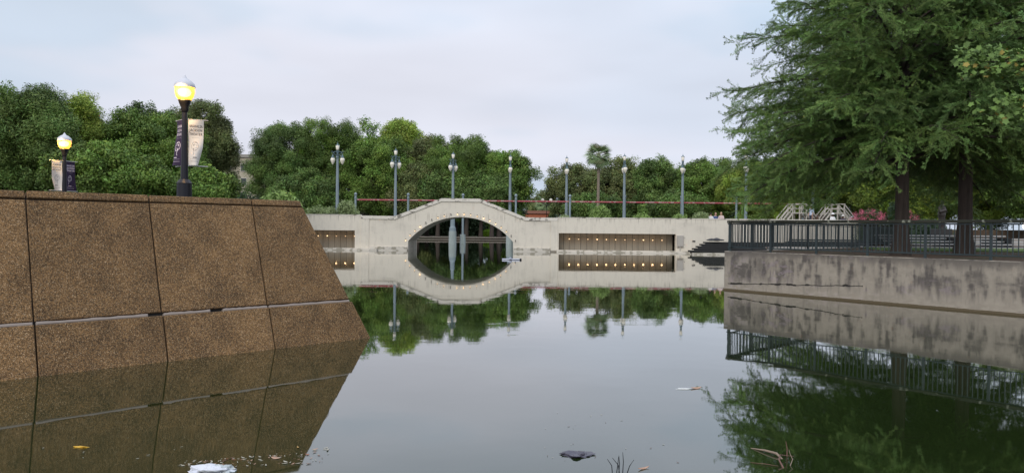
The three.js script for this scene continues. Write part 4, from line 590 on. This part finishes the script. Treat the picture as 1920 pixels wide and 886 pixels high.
// ------------------------------------------------------------------ things afloat
{
  const r = rng(61);
  const crumple = (w, h, d, amp, seed, det = 20) => { const q = new THREE.SphereGeometry(1, det, Math.round(det * 0.7)), p = q.attributes.position; for (let i = 0; i < p.count; i++) { const x = p.getX(i), y = p.getY(i), z = p.getZ(i), a = Math.atan2(z, x) / 6.2832 + 0.5, n = 1 + amp * (fbm(a, y * 0.5 + 0.5, 9, 5, 3, seed) - 0.5) * Math.sqrt(1 - y * y); p.setXYZ(i, x * w * n, y * h * n, z * d * n); } q.computeVertexNormals(); return q; };
  const bag = thing('plastic_bag', 'crumpled white plastic bag floating beside leaf litter', 'bag', [-2.47, 0.0, -5.62]); mesh('sheet', crumple(0.15, 0.05, 0.08, 2.2, 4, 34), new THREE.MeshPhysicalMaterial({ color: lin(0.62, 0.64, 0.70), roughness: 0.35, flatShading: true }), bag); const b2 = mesh('sheet', crumple(0.09, 0.045, 0.06, 2.3, 9, 28), new THREE.MeshPhysicalMaterial({ color: lin(0.42, 0.46, 0.47), roughness: 0.25, flatShading: true }), bag); b2.position.set(0.13, 0.0, -0.02);
  const dk = thing('dark_bag', 'half-sunk dark grey plastic bag afloat near the weed stems', 'bag', [0.6, 0, -6.12]); mesh('sheet', crumple(0.12, 0.028, 0.085, 1.7, 14, 30), new THREE.MeshPhysicalMaterial({ color: lin(0.06, 0.055, 0.075), roughness: 0.3, flatShading: true }), dk); const d2 = mesh('sheet', crumple(0.05, 0.018, 0.04, 1.8, 19, 18), new THREE.MeshPhysicalMaterial({ color: lin(0.05, 0.045, 0.06), roughness: 0.3, flatShading: true }), dk); d2.position.set(-0.1, 0.004, -0.02);
  const leafG = (() => { const s = new THREE.Shape(); s.moveTo(-1, 0); s.quadraticCurveTo(-0.1, 0.75, 1, 0.05); s.quadraticCurveTo(0, -0.6, -1, 0); const q = new THREE.ExtrudeGeometry(s, { depth: 0.06, bevelEnabled: false, curveSegments: 6 }); q.rotateX(-Math.PI / 2); const p = q.attributes.position; for (let i = 0; i < p.count; i++) p.setY(i, p.getY(i) + 0.16 * p.getX(i) ** 2 + 0.1 * p.getZ(i)); q.computeVertexNormals(); return q; })();
  const LM = [[0.26, 0.10, 0.05], [0.42, 0.26, 0.18], [0.34, 0.32, 0.26], [0.10, 0.045, 0.025], [0.30, 0.18, 0.05]].map(c => std({ color: lin(...c), roughness: 0.6 }));
  const names = ['reddish brown', 'pale tan', 'pale grey', 'dark brown', 'ochre'];
  const leaf = (x, z, s, m, lab, grp, h = 0.004) => { const o = tag(mesh('floating_leaf', leafG, LM[m]), lab, 'leaf', grp); o.position.set(x, h, z); o.scale.set(s, s, s * (0.5 + 0.5 * r())); o.rotation.y = r() * 6.28; return o; };
  for (let i = 0; i < 130; i++) { const u = r(), m = r() < 0.5 ? 2 : Math.floor(r() * 4); const x = mix(-2.75, -1.6, u) + 0.05 * (r() - 0.5), z = mix(-5.86, -6.12, u * u) + 0.34 * (r() - 0.5) * (0.35 + u) + 0.05; leaf(x, z, 0.010 + 0.024 * r() * r(), m, names[m] + ' scrap of leaf drifting in the litter by the white bag', 'leaf litter, ' + names[m]); }
  for (let i = 0; i < 22; i++) { const x = mix(0.2, 1.5, r()), z = mix(-5.8, -7.6, r()), m = [3, 2][i % 2]; leaf(x, z, 0.006 + 0.009 * r(), m, names[m] + ' leaf fragment on open water by the dark bag', 'open water scraps, ' + names[m]); }
  for (let i = 0; i < 8; i++) leaf(mix(-4.2, -2.9, r()), mix(-5.9, -6.5, r()), 0.008 + 0.01 * r(), 2, 'pale grey leaf scrap floating near the yellow wrapper', 'pale scraps by the wrapper');
  leaf(-2.02, -5.95, 0.045, 1, 'long pale tan leaf among the floating litter'); leaf(-1.92, -6.25, 0.03, 4, 'ochre leaf floating apart from the litter'); leaf(-1.75, -6.2, 0.028, 1, 'curled pale tan leaf next to the ochre leaf'); leaf(1.12, -5.78, 0.06, 1, 'broad pale tan leaf near the weed stems'); leaf(2.35, -8.75, 0.075, 1, 'tan leaf at the edge of the tree reflection', undefined);
  const y = tag(mesh('wrapper', crumple(0.05, 0.008, 0.02, 2.2, 3, 18), std({ color: lin(0.62, 0.36, 0.03), roughness: 0.4 })), 'small yellow wrapper afloat below the pebble wall', 'wrapper'); y.position.set(-3.86, 0.004, -6.2);
  const f = tag(mesh('foam_scrap', crumple(0.09, 0.01, 0.03, 1.6, 23, 18), std({ color: lin(0.55, 0.56, 0.55) })), 'whitish foam scrap afloat near the tree reflection', 'scrap'); f.position.set(2.19, 0.002, -8.71);
  const w = thing('dead_weed', 'thin black dead weed stems sticking out of the water', 'plant', [0.9, -0.03, -5.7]); [[0, 0, 0.02, 0.17], [0.03, 0.01, 0.02, 0.2], [-0.05, 0, -0.03, 0.14], [0.01, 0, -0.05, 0.15], [0.06, 0.01, 0.09, 0.14], [-0.02, 0, 0.04, 0.16]].forEach(([x, z, dx, h]) => mesh('stem', limb([V(x, 0, z), V(x + dx * 0.3, h * 0.6, z), V(x + dx * 0.9 - 0.02, h, z + 0.01)], [0.004, 0.0034, 0.002], 5), blackMetal, w));
  const br = thing('sunken_branch', 'bare forked branch lying half sunk below the cypress reflection', 'branch', [2.35, 0, -6.1]); br.scale.setScalar(0.82); const wd = std({ color: lin(0.24, 0.18, 0.135) }), wd2 = std({ color: lin(0.15, 0.08, 0.06) });
  mesh('limb', limb([V(-0.16, 0.0, -0.32), V(-0.05, 0.02, -0.18), V(0.03, 0.025, -0.06), V(0.06, -0.01, 0.04)], [0.004, 0.012, 0.015, 0.01], 7), wd, br); mesh('twig', limb([V(-0.04, -0.02, 0.34), V(-0.05, 0.05, 0.22), V(0.02, 0.05, 0.06), V(0.2, 0.01, -0.02)], [0.012, 0.009, 0.006, 0.003], 6), wd2, br); mesh('twig', limb([V(0.14, -0.02, -0.05), V(0.145, 0.08, -0.06), V(0.13, 0.16, -0.06)], [0.008, 0.006, 0.003], 6), wd2, br); mesh('twig', limb([V(0.05, 0, 0.26), V(0.1, 0.05, 0.2), V(0.09, 0.09, 0.16), V(0.1, 0.12, 0.1)], [0.005, 0.004, 0.003, 0.002], 5), wd, br); mesh('twig', limb([V(-0.33, 0.0, 0.16), V(-0.2, 0.012, 0.24), V(-0.08, 0.004, 0.28)], [0.002, 0.004, 0.002], 5), wd2, br);
  const pf = thing('floating_fixture', 'pale floating pipe fixture on the water under the arch end', 'fixture', [0.0, 0, -44]); mesh('pipe', tube([V(-0.62, 0.04, 0), V(0.5, 0.04, 0)], 0.05, 8), std({ color: lin(0.5, 0.52, 0.6) }), pf); mesh('end_cap', tube([V(0.5, 0.04, 0), V(0.62, 0.05, 0)], 0.06, 8), blackMetal, pf); mesh('nozzle', mergeGeometries([cyl(0.1, 0.08, 0.12, -0.08, 0.05, 0, 10)]), std({ color: lin(0.4, 0.42, 0.5) }), pf);
}
renderer.render(scene, camera);
